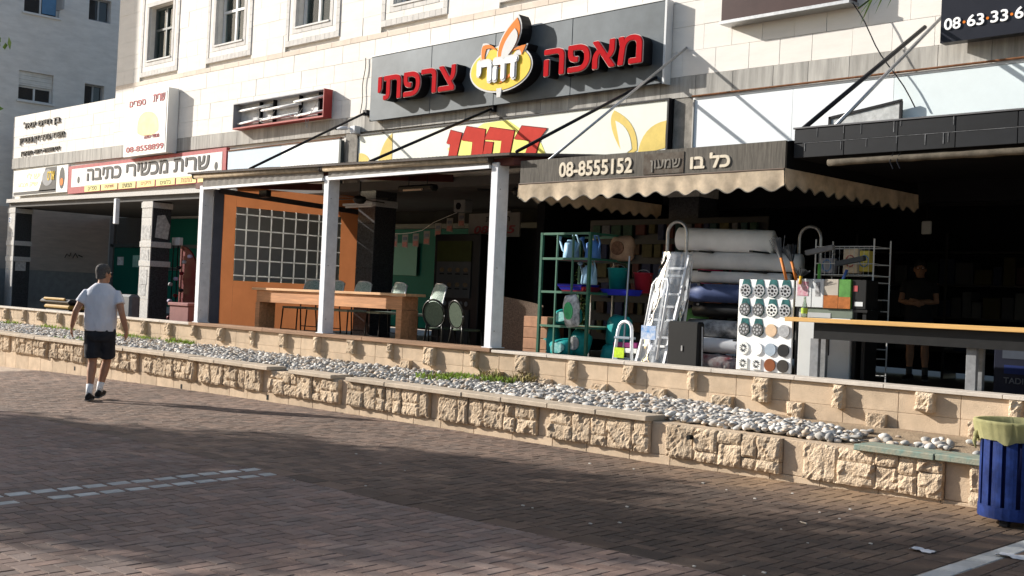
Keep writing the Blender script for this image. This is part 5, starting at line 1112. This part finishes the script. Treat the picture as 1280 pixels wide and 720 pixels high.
for x0, x1, z0, z1, c, lb in ((-6.12, -5.95, 1.94, 2.2, (.50, .40, .28), 'cream book with a red loop in the top wire basket'), (-5.93, -5.82, 1.96, 2.18, (.45, .36, .07), 'yellow packet with blue label in the top wire basket'), (-6.1, -5.93, 1.57, 1.83, (.40, .17, .04), 'orange lettered packet in the second wire basket'), (-6.05, -5.85, 1.16, 1.24, (.3, .03, .04), 'red packet lying in the third wire basket'), (-6.1, -5.8, .77, .98, (.2, .2, .21), 'grey packet in the bottom wire basket'), (-6.38, -6.24, 1.94, 2.1, (.25, .25, .27), 'pale grey packet in the top wire basket'), (-6.36, -6.16, 1.57, 1.8, (.3, .28, .2), 'buff packet in the second wire basket'), (-5.9, -5.8, 1.57, 1.78, (.3, .3, .3), 'light grey packet in the second wire basket'), (-6.36, -6.1, 1.17, 1.4, (.22, .24, .22), 'sage packet in the third wire basket'), (-5.82, -5.76, 1.2, 1.4, (.35, .33, .3), 'small cream packet in the third wire basket')):
    x0 -= .23; x1 -= .23
    t = T('packet', lb, 'packet', ((x0+x1)/2, 11.15, z0), 0, None, True); MB().cbox(x0, x1, 11.1, 11.2, z0, z1, .006).build('box', M('pk_%d' % int(x0*-100+z0*10), c, .6, .2, 12), t)
    if z0 > 1.9: MB().tube([((x0+x1)/2+.05*math.cos(a), 11.097, (z0+z1)/2+.06*math.sin(a)) for a in np.linspace(0, 6.28, 13)], .006, 4).build('print', m_fred if c[0] > .46 else M('pk_blue', (.08, .2, .4)), t)
    elif c[0] == .40: text('מבצע', x0+.02, x1-.02, z1-.12, z1-.05, 11.099, .003, .02, True).build('print', m_yel, t)
# counter
CT = T('bar_counter', 'long bar counter with orange wooden top and grey steel legs at the terrace edge', 'counter', (-4.4, 10.35, FZ), world=True)
m_ctop = M('counter_wood', (.60, .36, .13), .5, .15, 3, .05, 50, stretch=(.5, 6, 6))
for k in range(2): MB().cbox(-6.44, -1.8, 10.16+k*.17, 10.16+k*.17+.168, 1.412, 1.455, .004).build('top_plank', m_ctop, CT)
B(-6.15, -1.9, 10.24, 10.27, 1.25, 1.41).build('apron', m_dfr, CT)
m_lleg = M('leg_steel', (.20, .205, .21), .5, .25, 12)
for x in (-6.22, -4.62, -2.4):
    for y in (10.3, 10.44): MB().cbox(x, x+.095, y, y+.05, FZ, 1.25, .004).build('leg', m_lleg, CT)
BT = T('bottle', 'clear bottle with green label standing on the counter end', 'bottle', (-6.3, 10.3, 1.456))
MB().lathe([(0, 0), (.03, 0), (.032, .02), (.03, .10), (.014, .16), (.012, .2), (.014, .205), (.012, .21), (0, .21)], 14).build('glass', glass('bottle_glass', (.75, .85, .75), dark=(.5, .55, .45), fac=.25), BT, True); MB().lathe([(.033, .04), (.033, .095)], 14, cap=False).build('label', M('lime_label', (.35, .5, .06), .5, .4, 30), BT, True)
AC = T('appliance_box', 'dark blue appliance carton with pale lettering under the counter', 'box', (-4.1, 11.0, FZ), world=True)
MB().cbox(-4.6, -3.6, 10.85, 11.4, FZ, 1.3, .01).build('box', M('navy_box', (.008, .010, .022), .5), AC); text('TADIRAN', -4.5, -4.15, .93, .985, 10.849, .003, .01).build('lettering', M('pale_print', (.10, .11, .13)), AC); B(-4.52, -4.22, 10.846, 10.849, 1.16, 1.26).build('label', M('pale_print2', (.05, .06, .08)), AC); B(-4.5, -4.1, 10.845, 10.849, 1.02, 1.1).build('stripe', M('blue_stripe', (.01, .02, .09)), AC)
SHF = T('store_shelving', 'dark store shelving with dim bottles and packets deep in the shop', 'shelving', (-6, 17, FZ), world=True)
for z in (1.0, 1.5, 2.0, 2.5): B(-12.5, 0, 17.0, 17.4, z, z+.03).build('shelf', m_dfr, SHF)
for x in np.arange(-12.5, 0, 1.5): B(x, x+.04, 16.98, 17.42, FZ, 2.8).build('upright', m_dfr, SHF)
gk = [M('good%d' % i, c, .6) for i, c in enumerate([(.03, .03, .033), (.025, .01, .01), (.01, .015, .03), (.03, .026, .01), (.05, .05, .05), (.008, .02, .014)])]
for z in (1.03, 1.53, 2.03):
    x = -12.3
    while x < -.3:
        wd = rng.uniform(.12, .3); h = rng.uniform(.2, .42); MB().cbox(x, x+wd-.02, 16.99, 17.3, z, z+h, .01).solo('store_item', rng.choice(gk), 'dim packet on the back shelves of the dark store', 'packet', group='packets on the dark store shelves'); x += wd
HB = T('hanging_bulb_pack', 'small pale packet hanging in the dark shop doorway', 'packet', (-6.5, 13.4, 2.6), world=True)
MB().cbox(-6.62, -6.5, 13.38, 13.42, 2.52, 2.68, .01).build('pack', M('pk_pale', (.4, .4, .38)), HB); MB().tube([(-6.56, 13.4, 2.68), (-6.56, 13.4, 3.28)], .003, 4).build('string', m_dfr, HB)
NT = T('shop_notice', 'white notice board high in the right hand shop', 'notice', (-4.9, 12.9, 2.6), world=True)
B(-5.2, -4.5, 12.93, 12.95, 2.66, 2.86).build('board', M('notice_dim', (.30, .30, .30)), NT)
for z in (2.71, 2.76, 2.81): B(-5.15, -4.55, 12.925, 12.93, z, z+.014).build('line', m_dark, NT)

PB = T('pegboard', 'dim pegboard of small hanging goods behind the green rack', 'pegboard', (-9.3, 12.45, FZ), world=True)
B(-11.2, -8.2, 12.48, 12.5, 1.0, 2.7).build('board', m_dfr, PB)
cl_ = [M('peg%d' % i, c, .6, .3, 14) for i, c in enumerate([(.06, .015, .012), (.015, .04, .022), (.015, .02, .05), (.06, .05, .016), (.08, .08, .08), (.05, .025, .01), (.01, .035, .035)])]
for j in range(6):
    x = -11.1
    while x < -8.3:
        wd = rng.uniform(.08, .18); h = rng.uniform(.12, .22); z = 2.62-j*.27; MB().cbox(x, x+wd, 12.42, 12.475, z-h, z, .006).build('hanging_pack', rng.choice(cl_), PB); x += wd+rng.uniform(.02, .07)
# ================================================================ PEOPLE
def remesh(mb, vox, smooth=3, wob=0., seed=0, wscale=9.):
    me = mb.mesh('tmp'); o = bpy.data.objects.new('tmp', me); C.objects.link(o)
    r_ = o.modifiers.new('r', 'REMESH'); r_.mode = 'VOXEL'; r_.voxel_size = vox; r_.use_smooth_shade = True
    if smooth: s_ = o.modifiers.new('s', 'SMOOTH'); s_.iterations = smooth; s_.factor = .5
    dg = bpy.context.evaluated_depsgraph_get(); dg.update(); out = bpy.data.meshes.new_from_object(o.evaluated_get(dg)); bpy.data.objects.remove(o); bpy.data.meshes.remove(me)
    if wob:
        ns = [v.normal.copy() for v in out.vertices]
        for v, n in zip(out.vertices, ns):
            p = v.co; h = .8*(1-2*abs(noise.noise(Vector((p.x*wscale*.9+p.z*3.5, p.y*wscale*.9, p.z*wscale*.45+seed)))))-.4+.5*noise.noise(Vector((p.x*wscale*2.2, p.y*wscale*2.2, p.z*wscale*1.2+seed)))
            v.co = p+Vector((n.x, n.y, 0))*wob*h*max(0, min(1, (1.42-p.z)/.1) if seed == 1 else 1)
    for p in out.polygons: p.use_smooth = True
    out.materials.clear(); return out
def limb(mb, pts, rad, n=12): return mb.tube(pts, rad, n)
def ering(c, rx, ry, n=20, yaw=0.):
    return [(c[0]+rx*math.cos(a)*math.cos(yaw)-ry*math.sin(a)*math.sin(yaw), c[1]+rx*math.cos(a)*math.sin(yaw)+ry*math.sin(a)*math.cos(yaw), c[2]) for a in [2*math.pi*k/n for k in range(n)]]
def rot_head(p, hc, yaw):
    d = Vector(p)-Vector(hc); c_, s_ = math.cos(yaw), math.sin(yaw); return (hc[0]+d.x*c_-d.y*s_, hc[1]+d.x*s_+d.y*c_, hc[2]+d.z)
def hand(mb, w, d, side, palmn, curl=.5):
    """palm from wrist w along d, five separate fingers"""
    w = Vector(w); d = Vector(d).normalized(); n = Vector(palmn).normalized(); s = d.cross(n).normalized()*side
    pts = []
    for i in range(5): pts.append([w+d*(.02*i)+s*(x*(.028+.008*min(i, 3)/3))+n*(y*.013) for x, y in ((-1, -1), (0, -1.2), (1, -1), (1.1, 0), (1, 1), (0, 1.2), (-1, 1), (-1.1, 0))])
    mb.loft(pts)
    for k, (off, ln) in enumerate(((-.03, .066), (-.01, .076), (.01, .072), (.029, .056))):
        p = w+d*.078+s*off; d1 = (d+n*curl*.5).normalized(); d2 = (d+n*curl*1.3).normalized(); a = p+d1*ln*.5; mb.tube([p-d*.015, p, a, a+d2*ln*.5], [.0095, .009, .0085, .0065], 7)
    p = w+d*.025-s*.03; a = p+(d*.7-s*.6+n*.3).normalized()*.035; mb.tube([p+s*.012, p, a, a+(d*.95-s*.15+n*.3).normalized()*.03], [.012, .012, .010, .008], 7)
def person(label, loc, rz, P):
    t = T('person', label, 'person', loc, rz); b = MB(); hy = P['head_yaw']; hc = P['head']
    # head and neck
    rings = []
    for dz, rx, ry, oy in ((-.125, .030, .035, .035), (-.115, .048, .055, .03), (-.09, .058, .075, .018), (-.05, .066, .088, .008), (0, .073, .097, 0), (.04, .076, .100, -.004), (.075, .071, .094, -.006), (.105, .053, .072, -.008), (.122, .026, .036, -.008)):
        rings.append([rot_head(q, hc, hy) for q in ering((hc[0], hc[1]+oy, hc[2]+dz), rx, ry)])
    b.loft(rings)
    hp = lambda x, y, z: rot_head((hc[0]+x, hc[1]+y, hc[2]+z), hc, hy)
    b.tube([hp(0, .09, .01), hp(0, .108, -.02), hp(0, .118, -.036), hp(0, .095, -.046)], [.008, .012, .014, .008], 8)
    for s in (-1, 1): b.ell(hp(s*.076, -.005, -.012), (.014, .02, .034), 8, 6)
    b.tube([hp(-.02, .092, -.066), hp(0, .1, -.064), hp(.02, .092, -.066)], .007, 6)
    b.tube([(P['neck'][0], P['neck'][1]-.012, P['neck'][2]-.05), (hc[0], hc[1]-.012, hc[2]-.06)], [.062, .054], 14)
    # trunk
    b.loft([ering((x, y, z), rx, ry) for x, y, z, rx, ry in P['trunk']])
    for side, (sh, el, wr, hd, pn) in ((-1, P['armL']), (1, P['armR'])):
        b.tube([sh, Vector(sh).lerp(Vector(el), .4), el, Vector(el).lerp(Vector(wr), .35), wr], [.056, .049, .040, .040, .027], 12); hand(b, wr, hd, side, pn, P.get('curl', .45))
    for hip, kn, an in (P['legL'], P['legR']):
        b.tube([hip, Vector(hip).lerp(Vector(kn), .5), kn, Vector(kn).lerp(Vector(an), .3), Vector(kn).lerp(Vector(an), .7), an], [.088, .074, .055, .058, .043, .035], 14)
    body = link('body', remesh(b, .008, 3), P['skin'], t)
    # hair: shell over the back and top of the skull
    h = MB(); rr = []
    for dz, rx, ry, oy in ((-.075, .05, .05, -.045), (-.05, .068, .075, -.022), (0, .0785, .094, -.010), (.04, .081, .103, -.008), (.078, .076, .098, -.008), (.108, .058, .077, -.009), (.127, .03, .04, -.009)): rr.append([rot_head(q, hc, hy) for q in ering((hc[0], hc[1]+oy, hc[2]+dz), rx, ry)])
    h.loft(rr); link('hair', remesh(h, .008, 2, .002, 3, 60), P['hair'], t)
    for s in (-1, 1): MB().ell(hp(s*.031, .086, .008), (.012, .008, .007), 8, 6).build('eye', M('eye_white', (.6, .58, .55), .3), t, True)
    if P.get('glasses'):
        g = MB()
        for s in (-1, 1):
            g.tube([hp(s*.034+.024*math.cos(a), .103, .004+.018*math.sin(a)) for a in np.linspace(0, 6.28, 11)], .003, 5); g.tube([hp(s*.058, .1, .008), hp(s*.079, .05, .01), hp(s*.082, -.01, .0)], .003, 5)
        g.tube([hp(-.01, .105, .006), hp(.01, .105, .006)], .003, 5); g.build('glasses', m_black, t)
    # shirt
    sh_ = MB(); sh_.loft([ering((x, y, z), rx, ry, 24) for x, y, z, rx, ry in P['shirt']])
    for (sh, el) in (P['armL'][:2], P['armR'][:2]):
        s0, e0 = Vector(sh), Vector(el); q = P.get('sleeve', .55); sh_.tube([s0+(Vector((0, s0.y, s0.z-.01))-s0)*.5, s0+Vector((0, 0, -.005)), s0.lerp(e0, q*.6), s0.lerp(e0, q)], [.058, .063, .066, .070], 14)
    link('shirt', remesh(sh_, .010, 7, P.get('wrinkle', .007), 1, 11), P['shirtm'], t)
    st = MB(); st.loft([ering((x, y, z), rx, ry, 22) for x, y, z, rx, ry in P['shorts']])
    for hip, kn, an in (P['legL'], P['legR']):
        a = Vector(hip); c_ = Vector(kn); st.tube([a+Vector((0, 0, .06)), a, a.lerp(c_, .5), a.lerp(c_, P.get('hem', .88))], [.095, .108, .102, .105], 16)
    link('shorts', remesh(st, .011, 4, .008, 5, 10), P['shortsm'], t)
    for (hip, kn, an), fy, pitch in ((P['legL'], P['footL'][0], P['footL'][1]), (P['legR'], P['footR'][0], P['footR'][1])):
        a = Vector(an); k = Vector(kn); link_s = MB().tube([a.lerp(k, .28), a.lerp(k, .1), a-Vector((0, 0, .03))], [.047, .042, .041], 14); link_s.build('sock', P['sockm'], t, True)
        s_ = MB(); cy, sy = math.cos(fy), math.sin(fy); cp, sp = math.cos(pitch), math.sin(pitch); rg = []
        for yy, w_, z0, z1 in ((-.095, .022, .01, .05), (-.085, .036, 0, .085), (-.04, .042, 0, .10), (.01, .044, 0, .095), (.06, .047, 0, .075), (.11, .05, 0, .058), (.155, .044, .004, .05), (.182, .022, .012, .038)):
            ring = []
            for q in range(14):
                an_ = 2*math.pi*q/14; x_ = w_*math.cos(an_); z_ = (z0+z1)/2+(z1-z0)/2*math.sin(an_)-.085; y2 = yy*cp-z_*sp; z2 = yy*sp+z_*cp
                ring.append((a.x+x_*cy-y2*sy, a.y+x_*sy+y2*cy, a.z+z2))
            rg.append(ring)
        s_.loft(rg); so_ = link('shoe', remesh(s_, .007, 2), P['shoem'], t)
        sl_ = MB(); sl_.prism([(a.x+q*cy-y2*sy, a.y+q*sy+y2*cy) for q, y2 in ((-.035, -.09), (.035, -.09), (.05, .1), (.03, .175), (-.03, .175), (-.05, .1))], lambda p, q, d: (p, q, a.z-.087+d+((q-a.y)*cy-(p-a.x)*sy)*sp), .02); sl_.build('sole', P['solem'], so_)
    return t
skin = M('skin_tan', (.36, .19, .12), .55, .1, 14, .05, 200)
wx, wy = -15.03, 6.98
pw = person('man in white shirt and dark shorts walking away over the paving', (wx, wy, gz(wx, wy)), R(50), dict(
    head=(.0, .03, 1.655), head_yaw=R(-38), neck=(0, 0, 1.52), skin=skin, hair=M('hair_grey', (.075, .07, .066), .8, .4, 60, .3, 200), glasses=True,
    trunk=[(0, 0, .9, .13, .10), (0, 0, 1.0, .16, .115), (0, .005, 1.12, .155, .11), (0, .01, 1.3, .175, .12), (0, 0, 1.42, .17, .10), (0, 0, 1.50, .10, .075), (0, 0, 1.53, .062, .06)],
    armL=((-.2, 0, 1.395), (-.30, -.06, 1.155), (-.375, .05, .945), (-.12, .35, -1), (.9, .2, 0)), armR=((.2, 0, 1.395), (.29, -.095, 1.15), (.34, -.03, .925), (.02, .25, -1), (-.9, .1, 0)),
    legL=((-.095, 0, .90), (-.085, .03, .50), (-.075, -.10, .10)), legR=((.095, 0, .90), (.06, .17, .515), (-.015, .15, .125)), footL=(R(4), R(0)), footR=(R(-4), R(9)),
    shirt=[(0, 0, .905, .20, .15), (0, 0, 1.0, .205, .155), (0, .0, 1.15, .207, .15), (0, .005, 1.3, .22, .152), (0, -.002, 1.37, .215, .135), (0, 0, 1.425, .195, .12), (0, 0, 1.47, .155, .105), (0, 0, 1.502, .118, .095), (0, .0, 1.53, .082, .08)],
    wrinkle=.010, shirtm=M('white_tee', (.56, .57, .62), .85, .06, 6, .55, 11, stretch=(1.4, 1.4, .7)), shorts=[(0, 0, .78, .165, .12), (0, 0, .85, .192, .145), (0, 0, .95, .19, .142)], shortsm=M('shorts_dark', (.022, .024, .03), .85, .35, 9, .15, 60),
    sockm=M('sock_white', (.68, .68, .68), .9), shoem=M('shoe_black', (.012, .012, .014), .6, .3, 20), solem=M('sole_grey', (.10, .10, .10), .7), hem=.86))
pw.scale = (1.035, 1.035, 1.035)
mx_, my_ = -7.75, 15.7
person('man in dark clothes with folded arms standing in the dark store', (mx_, my_, FZ), R(195), dict(
    head=(.0, .03, 1.60), head_yaw=R(12), neck=(0, 0, 1.47), skin=skin, hair=M('hair_dark', (.03, .028, .026), .8), glasses=True,
    trunk=[(0, 0, .86, .13, .10), (0, 0, .97, .165, .125), (0, .02, 1.1, .17, .135), (0, .01, 1.28, .175, .12), (0, 0, 1.38, .17, .10), (0, 0, 1.45, .10, .075), (0, 0, 1.48, .062, .06)],
    armL=((-.195, 0, 1.39), (-.245, .06, 1.13), (-.02, .20, 1.13), (1, -.05, .1), (0, -1, .2)), armR=((.195, 0, 1.39), (.245, .06, 1.13), (.02, .225, 1.10), (-1, -.05, .1), (0, -1, .2)),
    legL=((-.095, 0, .87), (-.10, .01, .48), (-.11, -.02, .10)), legR=((.095, 0, .87), (.10, .01, .48), (.11, -.02, .10)), footL=(R(10), 0), footR=(R(-10), 0), curl=.9,
    shirt=[(0, 0, .87, .185, .145), (0, .01, .97, .19, .155), (0, .02, 1.1, .19, .155), (0, .005, 1.26, .205, .142), (0, -.002, 1.36, .205, .128), (0, 0, 1.42, .165, .105), (0, 0, 1.46, .095, .08), (0, .0, 1.48, .07, .068)],
    shirtm=M('black_tee', (.02, .02, .022), .85), shorts=[(0, 0, .74, .15, .11), (0, 0, .81, .175, .135), (0, 0, .92, .172, .135)], shortsm=M('shorts_navy', (.02, .022, .035), .85),
    sockm=M('sock_dark', (.05, .05, .05), .9), shoem=MATS['shoe_black'], solem=MATS['sole_grey'], hem=.9))

# ================================================================ BIN AND LITTER
bx, by = -3.36, 8.42; bz = gz(bx, by)
BI = T('litter_bin', 'dark blue slotted litter bin with yellow bag against the stone wall', 'bin', (bx, by, bz))
m_blue = M('bin_blue', (.010, .026, .12), .5, .35, 18, .05, 60)
NS = 16; Rb = .262
b = MB(); b.lathe([(.0, .05), (Rb-.03, .05), (Rb-.03, .66), (Rb-.045, .66), (Rb-.045, .07), (0, .07)], 32); b.build('liner', M('bin_inner', (.012, .016, .07), .7), BI, True)
for k in range(NS):
    a0 = 2*math.pi*(k+.14)/NS; a1 = 2*math.pi*(k+.86)/NS; b = MB(); q = [a0+(a1-a0)*i/3 for i in range(4)]
    b.loft([[(r*math.cos(a), r*math.sin(a), z) for r, a in [(Rb, a) for a in q]+[(Rb-.02, a) for a in q[::-1]]] for z in (.13, .60)]); b.build('slat', m_blue, BI)
for z0, z1 in ((.05, .135), (.595, .66)): MB().lathe([(Rb-.028, z0), (Rb+.004, z0), (Rb+.004, z1), (Rb-.028, z1), (Rb-.028, z0)], 32, cap=False).build('band', m_blue, BI)
for a in (.5, 2.6, 4.7): MB().cbox(.2*math.cos(a)-.03, .2*math.cos(a)+.03, .2*math.sin(a)-.03, .2*math.sin(a)+.03, 0, .055, .004).build('foot', m_black, BI)
b = MB(); n = 64; rings = []
for r, z, wv in ((Rb+.012, .60, .012), (Rb+.03, .66, .016), (Rb+.045, .715, .014), (Rb+.05, .735, .004), (Rb+.02, .735, .006), (Rb-.04, .66, .012), (Rb-.06, .5, .02)): rings.append([((r+wv*math.sin(k*2.6+z*9)*(.6+.4*math.sin(k*.9)))*math.cos(2*math.pi*k/n), (r+wv*math.sin(k*2.6+z*9)*(.6+.4*math.sin(k*.9)))*math.sin(2*math.pi*k/n), z-(.03*max(0, math.sin(k*.55))**2 if z == .60 else 0)) for k in range(n)])
b.loft(rings, cap=False); bag = b.build('bag', cloth('bag_yellow', (.42, .40, .20), .4, .2, 8), BI, True)
ka = R(212); kp = Vector((math.cos(ka)*(Rb+.03), math.sin(ka)*(Rb+.03), .62))
MB().ell(kp, (.025, .025, .03), 8, 6).build('knot', cloth('bag_yellow', (.5, .5, .2)), bag, True); MB().tube([kp, kp+Vector((-.01, -.01, -.05)), kp+Vector((.005, -.012, -.10))], [.018, .014, .004], 6).build('bag_tail', MATS['bag_yellow'], bag, True)
def litter(label, x, y, s, seed):
    z0 = gz(x, y); G = [[(x+s*(i-4)/4*(1+.3*noise.noise(Vector((i, j, seed)))), y+s*.55*(j-4)/4*(1+.4*noise.noise(Vector((j, i, seed+4)))), z0+.006+.03*s/.1*abs(noise.noise(Vector((i*.6, j*.6, seed+8))))) for i in range(9)] for j in range(9)]
    b = MB(); b.grid(G); b.grid([[(p[0], p[1], p[2]-.003) for p in r] for r in G]); b.solo('paper_litter', M('litter_white', (.62, .62, .63), .8), label, 'litter', (x, y, z0), smooth=True)
litter('crumpled white tissue on the brick paving', -3.37, 7.0, .075, 1); litter('crumpled white tissue beside the pale paving strip', -2.92, 7.27, .09, 5)
MB().tube([(-4.40, 7.25, gz(-4.4, 7.25)+.006), (-4.33, 7.22, gz(-4.33, 7.22)+.006)], .005, 5).solo('cigarette_end', M('cig', (.6, .5, .38)), 'cigarette end lying on the brick paving', 'litter')
for i in range(26):
    x = rng.uniform(-9, -3.2); y = rng.uniform(5.4, 8.4); s = rng.uniform(.006, .014); z = gz(x, y)
    MB().cbox(x-s, x+s, y-s*.6, y+s*.6, z+.001, z+.005+s*.3, .001).solo('paving_scrap', M('scrap', (.5, .47, .42), .8), 'tiny pale scrap on the brick paving', 'scrap', group='tiny scraps on the paving')
# ================================================================ WEEDS
m_weed = cloth('weed_green', (.20, .30, .05), .35, .35, 20); m_weedy = M('weed_dry', (.26, .22, .09), .8, .3, 20)
def weeds(label, spots, n, hmax, mt, name='weed_patch'):
    t = T(name, label, 'weeds', (spots[0][0], spots[0][1], bedz(*spots[0][:2])), 0, None, True); b = MB(); d2 = MB()
    for k in range(n):
        cx, cy, sr = spots[k % len(spots)]; a = rng.uniform(0, 6.28); r = sr*math.sqrt(rng.random()); x = cx+r*math.cos(a)*1.6; y = min(10.06, cy+r*math.sin(a)*.55); z = bedz(x, y)+.02; h = hmax*rng.uniform(.35, 1); l = Vector((rng.gauss(0, .35), rng.gauss(0, .35), 1)).normalized(); s = Vector((rng.gauss(0, 1), rng.gauss(0, 1), 0)).normalized()*rng.uniform(.004, .010)
        p = Vector((x, y, z)); m1 = p+l*h*.55; tp = p+l*h+Vector((l.x, l.y, 0))*h*.4-Vector((0, 0, h*.15)); (b if rng.random() < .8 else d2).add([p-s, p+s, m1+s*1.3, m1-s*1.3, tp], [(0, 1, 2, 3), (3, 2, 4)])
    b.build('blades', mt, t)['kind'] = 'stuff'; d2.build('dry_blades', m_weedy, t)['kind'] = 'stuff'; return t
weeds('bright green weed patch growing among pebbles below the store terrace', [(-11.15, 9.6, .22), (-10.85, 9.72, .25), (-10.55, 9.82, .22), (-10.3, 9.92, .16), (-11.0, 9.85, .15)], 800, .13, m_weed)
weeds('low green weeds behind the wall cap near the walking man', [(-21.3, 9.25, .35), (-20.4, 9.22, .3), (-19.6, 9.25, .2)], 350, .07, m_weed)
weeds('thin weeds along the terrace wall at the far end', [(-25.9, 10.0, .25), (-24.0, 10.0, .25), (-23.1, 10.0, .2)], 350, .14, m_weed)
weeds('thin weeds along the terrace wall below the poster pillar', [(-20.4, 10.0, .3), (-19.6, 10.0, .25), (-18.6, 10.0, .2), (-18.2, 10.0, .15)], 420, .15, m_weed)
weeds('dry grass tuft under the terrace wall by the cafe corner post', [(-10.5, 10.0, .15), (-10.0, 10.02, .12)], 140, .22, m_weedy)
# ================================================================ TREES outside the picture that shade the paving
def leaf_mesh(pts, s0, s1, seed):
    r_ = np.random.RandomState(seed); n = len(pts); u = r_.normal(size=(n, 3)); u /= np.linalg.norm(u, axis=1)[:, None]; v = np.cross(u, r_.normal(size=(n, 3))); v /= np.linalg.norm(v, axis=1)[:, None]
    s = r_.uniform(s0, s1, n)[:, None]; P = np.stack([pts-u*s, pts+v*s*.55, pts+u*s, pts-v*s*.55], 1).reshape(-1, 3); return P, np.arange(4*n).reshape(-1, 4)
m_bark = M('bark', (.13, .10, .075), .9, .3, 12, .5, 40); m_leaf = cloth('tree_leaf', (.055, .10, .025), .35, .4, 3)
def tree(label, x, y, h, crown, nleaf, seed, ls=(.06, .11), name='street_tree'):
    r_ = np.random.RandomState(seed); z0 = gz(x, y); t = T(name, label, 'tree', (x, y, z0)); fork = h*.38
    MB().tube([(0, 0, -.1), (.03, .02, fork*.5), (0, .05, fork)], [.17*h/6, .13*h/6, .11*h/6], 12).build('trunk', m_bark, t, True)
    pts = []
    for i, (cx, cy, cz, rx, ry, rz_) in enumerate(crown):
        MB().tube([(0, .05, fork-.1), (cx*.4, cy*.4, fork+(cz-fork)*.5), (cx, cy, cz)], [.08*h/6, .05*h/6, .02*h/6], 8).build('limb', m_bark, t, True)
        k = nleaf//len(crown); d = r_.normal(size=(k, 3)); d /= np.linalg.norm(d, axis=1)[:, None]; rad = r_.uniform(.1, 1.25, (k, 1))**.6; pts.append(np.array([cx, cy, cz])+d*rad*[rx, ry, rz_]*(1+.15*np.sin(d[:, :1]*7+i)))
    v, f = leaf_mesh(np.vstack(pts), *ls, seed); o = link('crown', npmesh('crown', v, f), m_leaf, t); return t
def back(px_, py_, z): k = z/math.tan(SUN_EL); return px_-sh.x*k, py_-sh.y*k
# crown centre whose shadow centre lies on the street
tx, ty = back(-9.0, 4.8, 4.6)
pl_ = Vector((-sh.y, sh.x, 0))
def crown_blobs(ls_, zs_, r_, seed):
    q = random.Random(seed); return [(pl_.x*l+q.uniform(-.4, .4), pl_.y*l+q.uniform(-.4, .4), z+q.uniform(-.15, .15), r_*q.uniform(.85, 1.15), r_*q.uniform(.85, 1.15), r_*.8) for l in ls_ for z in zs_]
tree('broad leafy street tree standing beyond the left edge of the paving', tx, ty, 6.8, crown_blobs((-1.25, -.1, 1.1), (3.6, 4.5, 5.5), 1.0, 2), 12500, 3, (.07, .13))
tx, ty = back(-13.4, 3.5, 4.6)
tree('second leafy street tree further along the paving edge', tx, ty, 6.6, crown_blobs((-1.2, 0, 1.2), (3.9, 4.7, 5.5), 1.0, 5), 10500, 9, (.07, .13))
tx, ty = back(-4.9, 6.35, 4.8)
tree('thin leafed street tree casting dappled shade near the litter bin', tx, ty, 6.4, crown_blobs((-.9, .35), (4.1, 5.0, 5.8), .95, 8), 3600, 21)
tree('young street tree whose twig reaches into the left edge of view', -7.05, 1.78, 3.4, [(0, 0, 2.6, .62, .62, .55), (.1, .05, 3.0, .5, .5, .45)], 900, 5, (.05, .08), 'young_tree')
# palm right of the picture; a frond tip hangs into view
yt = [o for o in C.objects if o.name == 'young_tree'][0]; yr = np.random.RandomState(31)
v, f = leaf_mesh(np.array([.655, .55, 2.92])+yr.normal(size=(9, 3))*[.022, .022, .04], .026, .042, 4); link('twig_leaves', npmesh('twig_leaves', v, f), cloth('twig_leaf', (.10, .17, .03), .35), yt)
MB().tube([(.1, .1, 2.7), (.45, .4, 2.85), (.655, .55, 2.92)], [.02, .012, .005], 6).build('twig', m_bark, yt)
PT = T('palm_tree', 'palm tree beside the planter with frond tips hanging in front of the signs', 'palm', (-2.35, 9.5, .42))
MB().tube([(0, 0, 0), (.04, .03, 2), (0, 0, 4.3)], [.2, .17, .18], 14).build('trunk', M('palm_bark', (.16, .12, .085), .9, .4, 14, .7, 30), PT, True)
m_palm = cloth('palm_leaf', (.07, .11, .03), .3, .3, 4)
for k in range(17):
    a = 2*math.pi*k/16+.15; L_ = 2.1; el = .55 if k % 2 else .1; b = MB(); st_ = []
    if math.cos(a) < .1: el = 1.1 if k % 2 else .9
    if k == 16: a = math.atan2(-1.1, -2.35); L_ = 2.65; el = .235
    for i in range(13):
        t = i/12; st_.append(Vector((math.cos(a)*L_*t, math.sin(a)*L_*t, 4.3+L_*t*math.sin(el)-.95*L_*t*t*.55)))
    b.tube(st_, [.02*(1-.8*i/12)+.003 for i in range(13)], 5)
    for i in range(2, 13):
        d = (st_[i]-st_[i-1]).normalized(); s_ = d.cross(Vector((0, 0, 1))).normalized()
        for q in (0, .5):
            p = st_[i-1].lerp(st_[i], q)
            for sgn in (-1, 1):
                ln = .42*(1-.5*abs(2*i/12-1)); tip = p+s_*sgn*ln*.65+d*ln*.6-Vector((0, 0, ln*.55)); b.add([p-d*.016, p+d*.016, (p+tip)/2+d*.014, tip], [(0, 1, 2, 3)])
    b.build('frond', m_palm, PT)
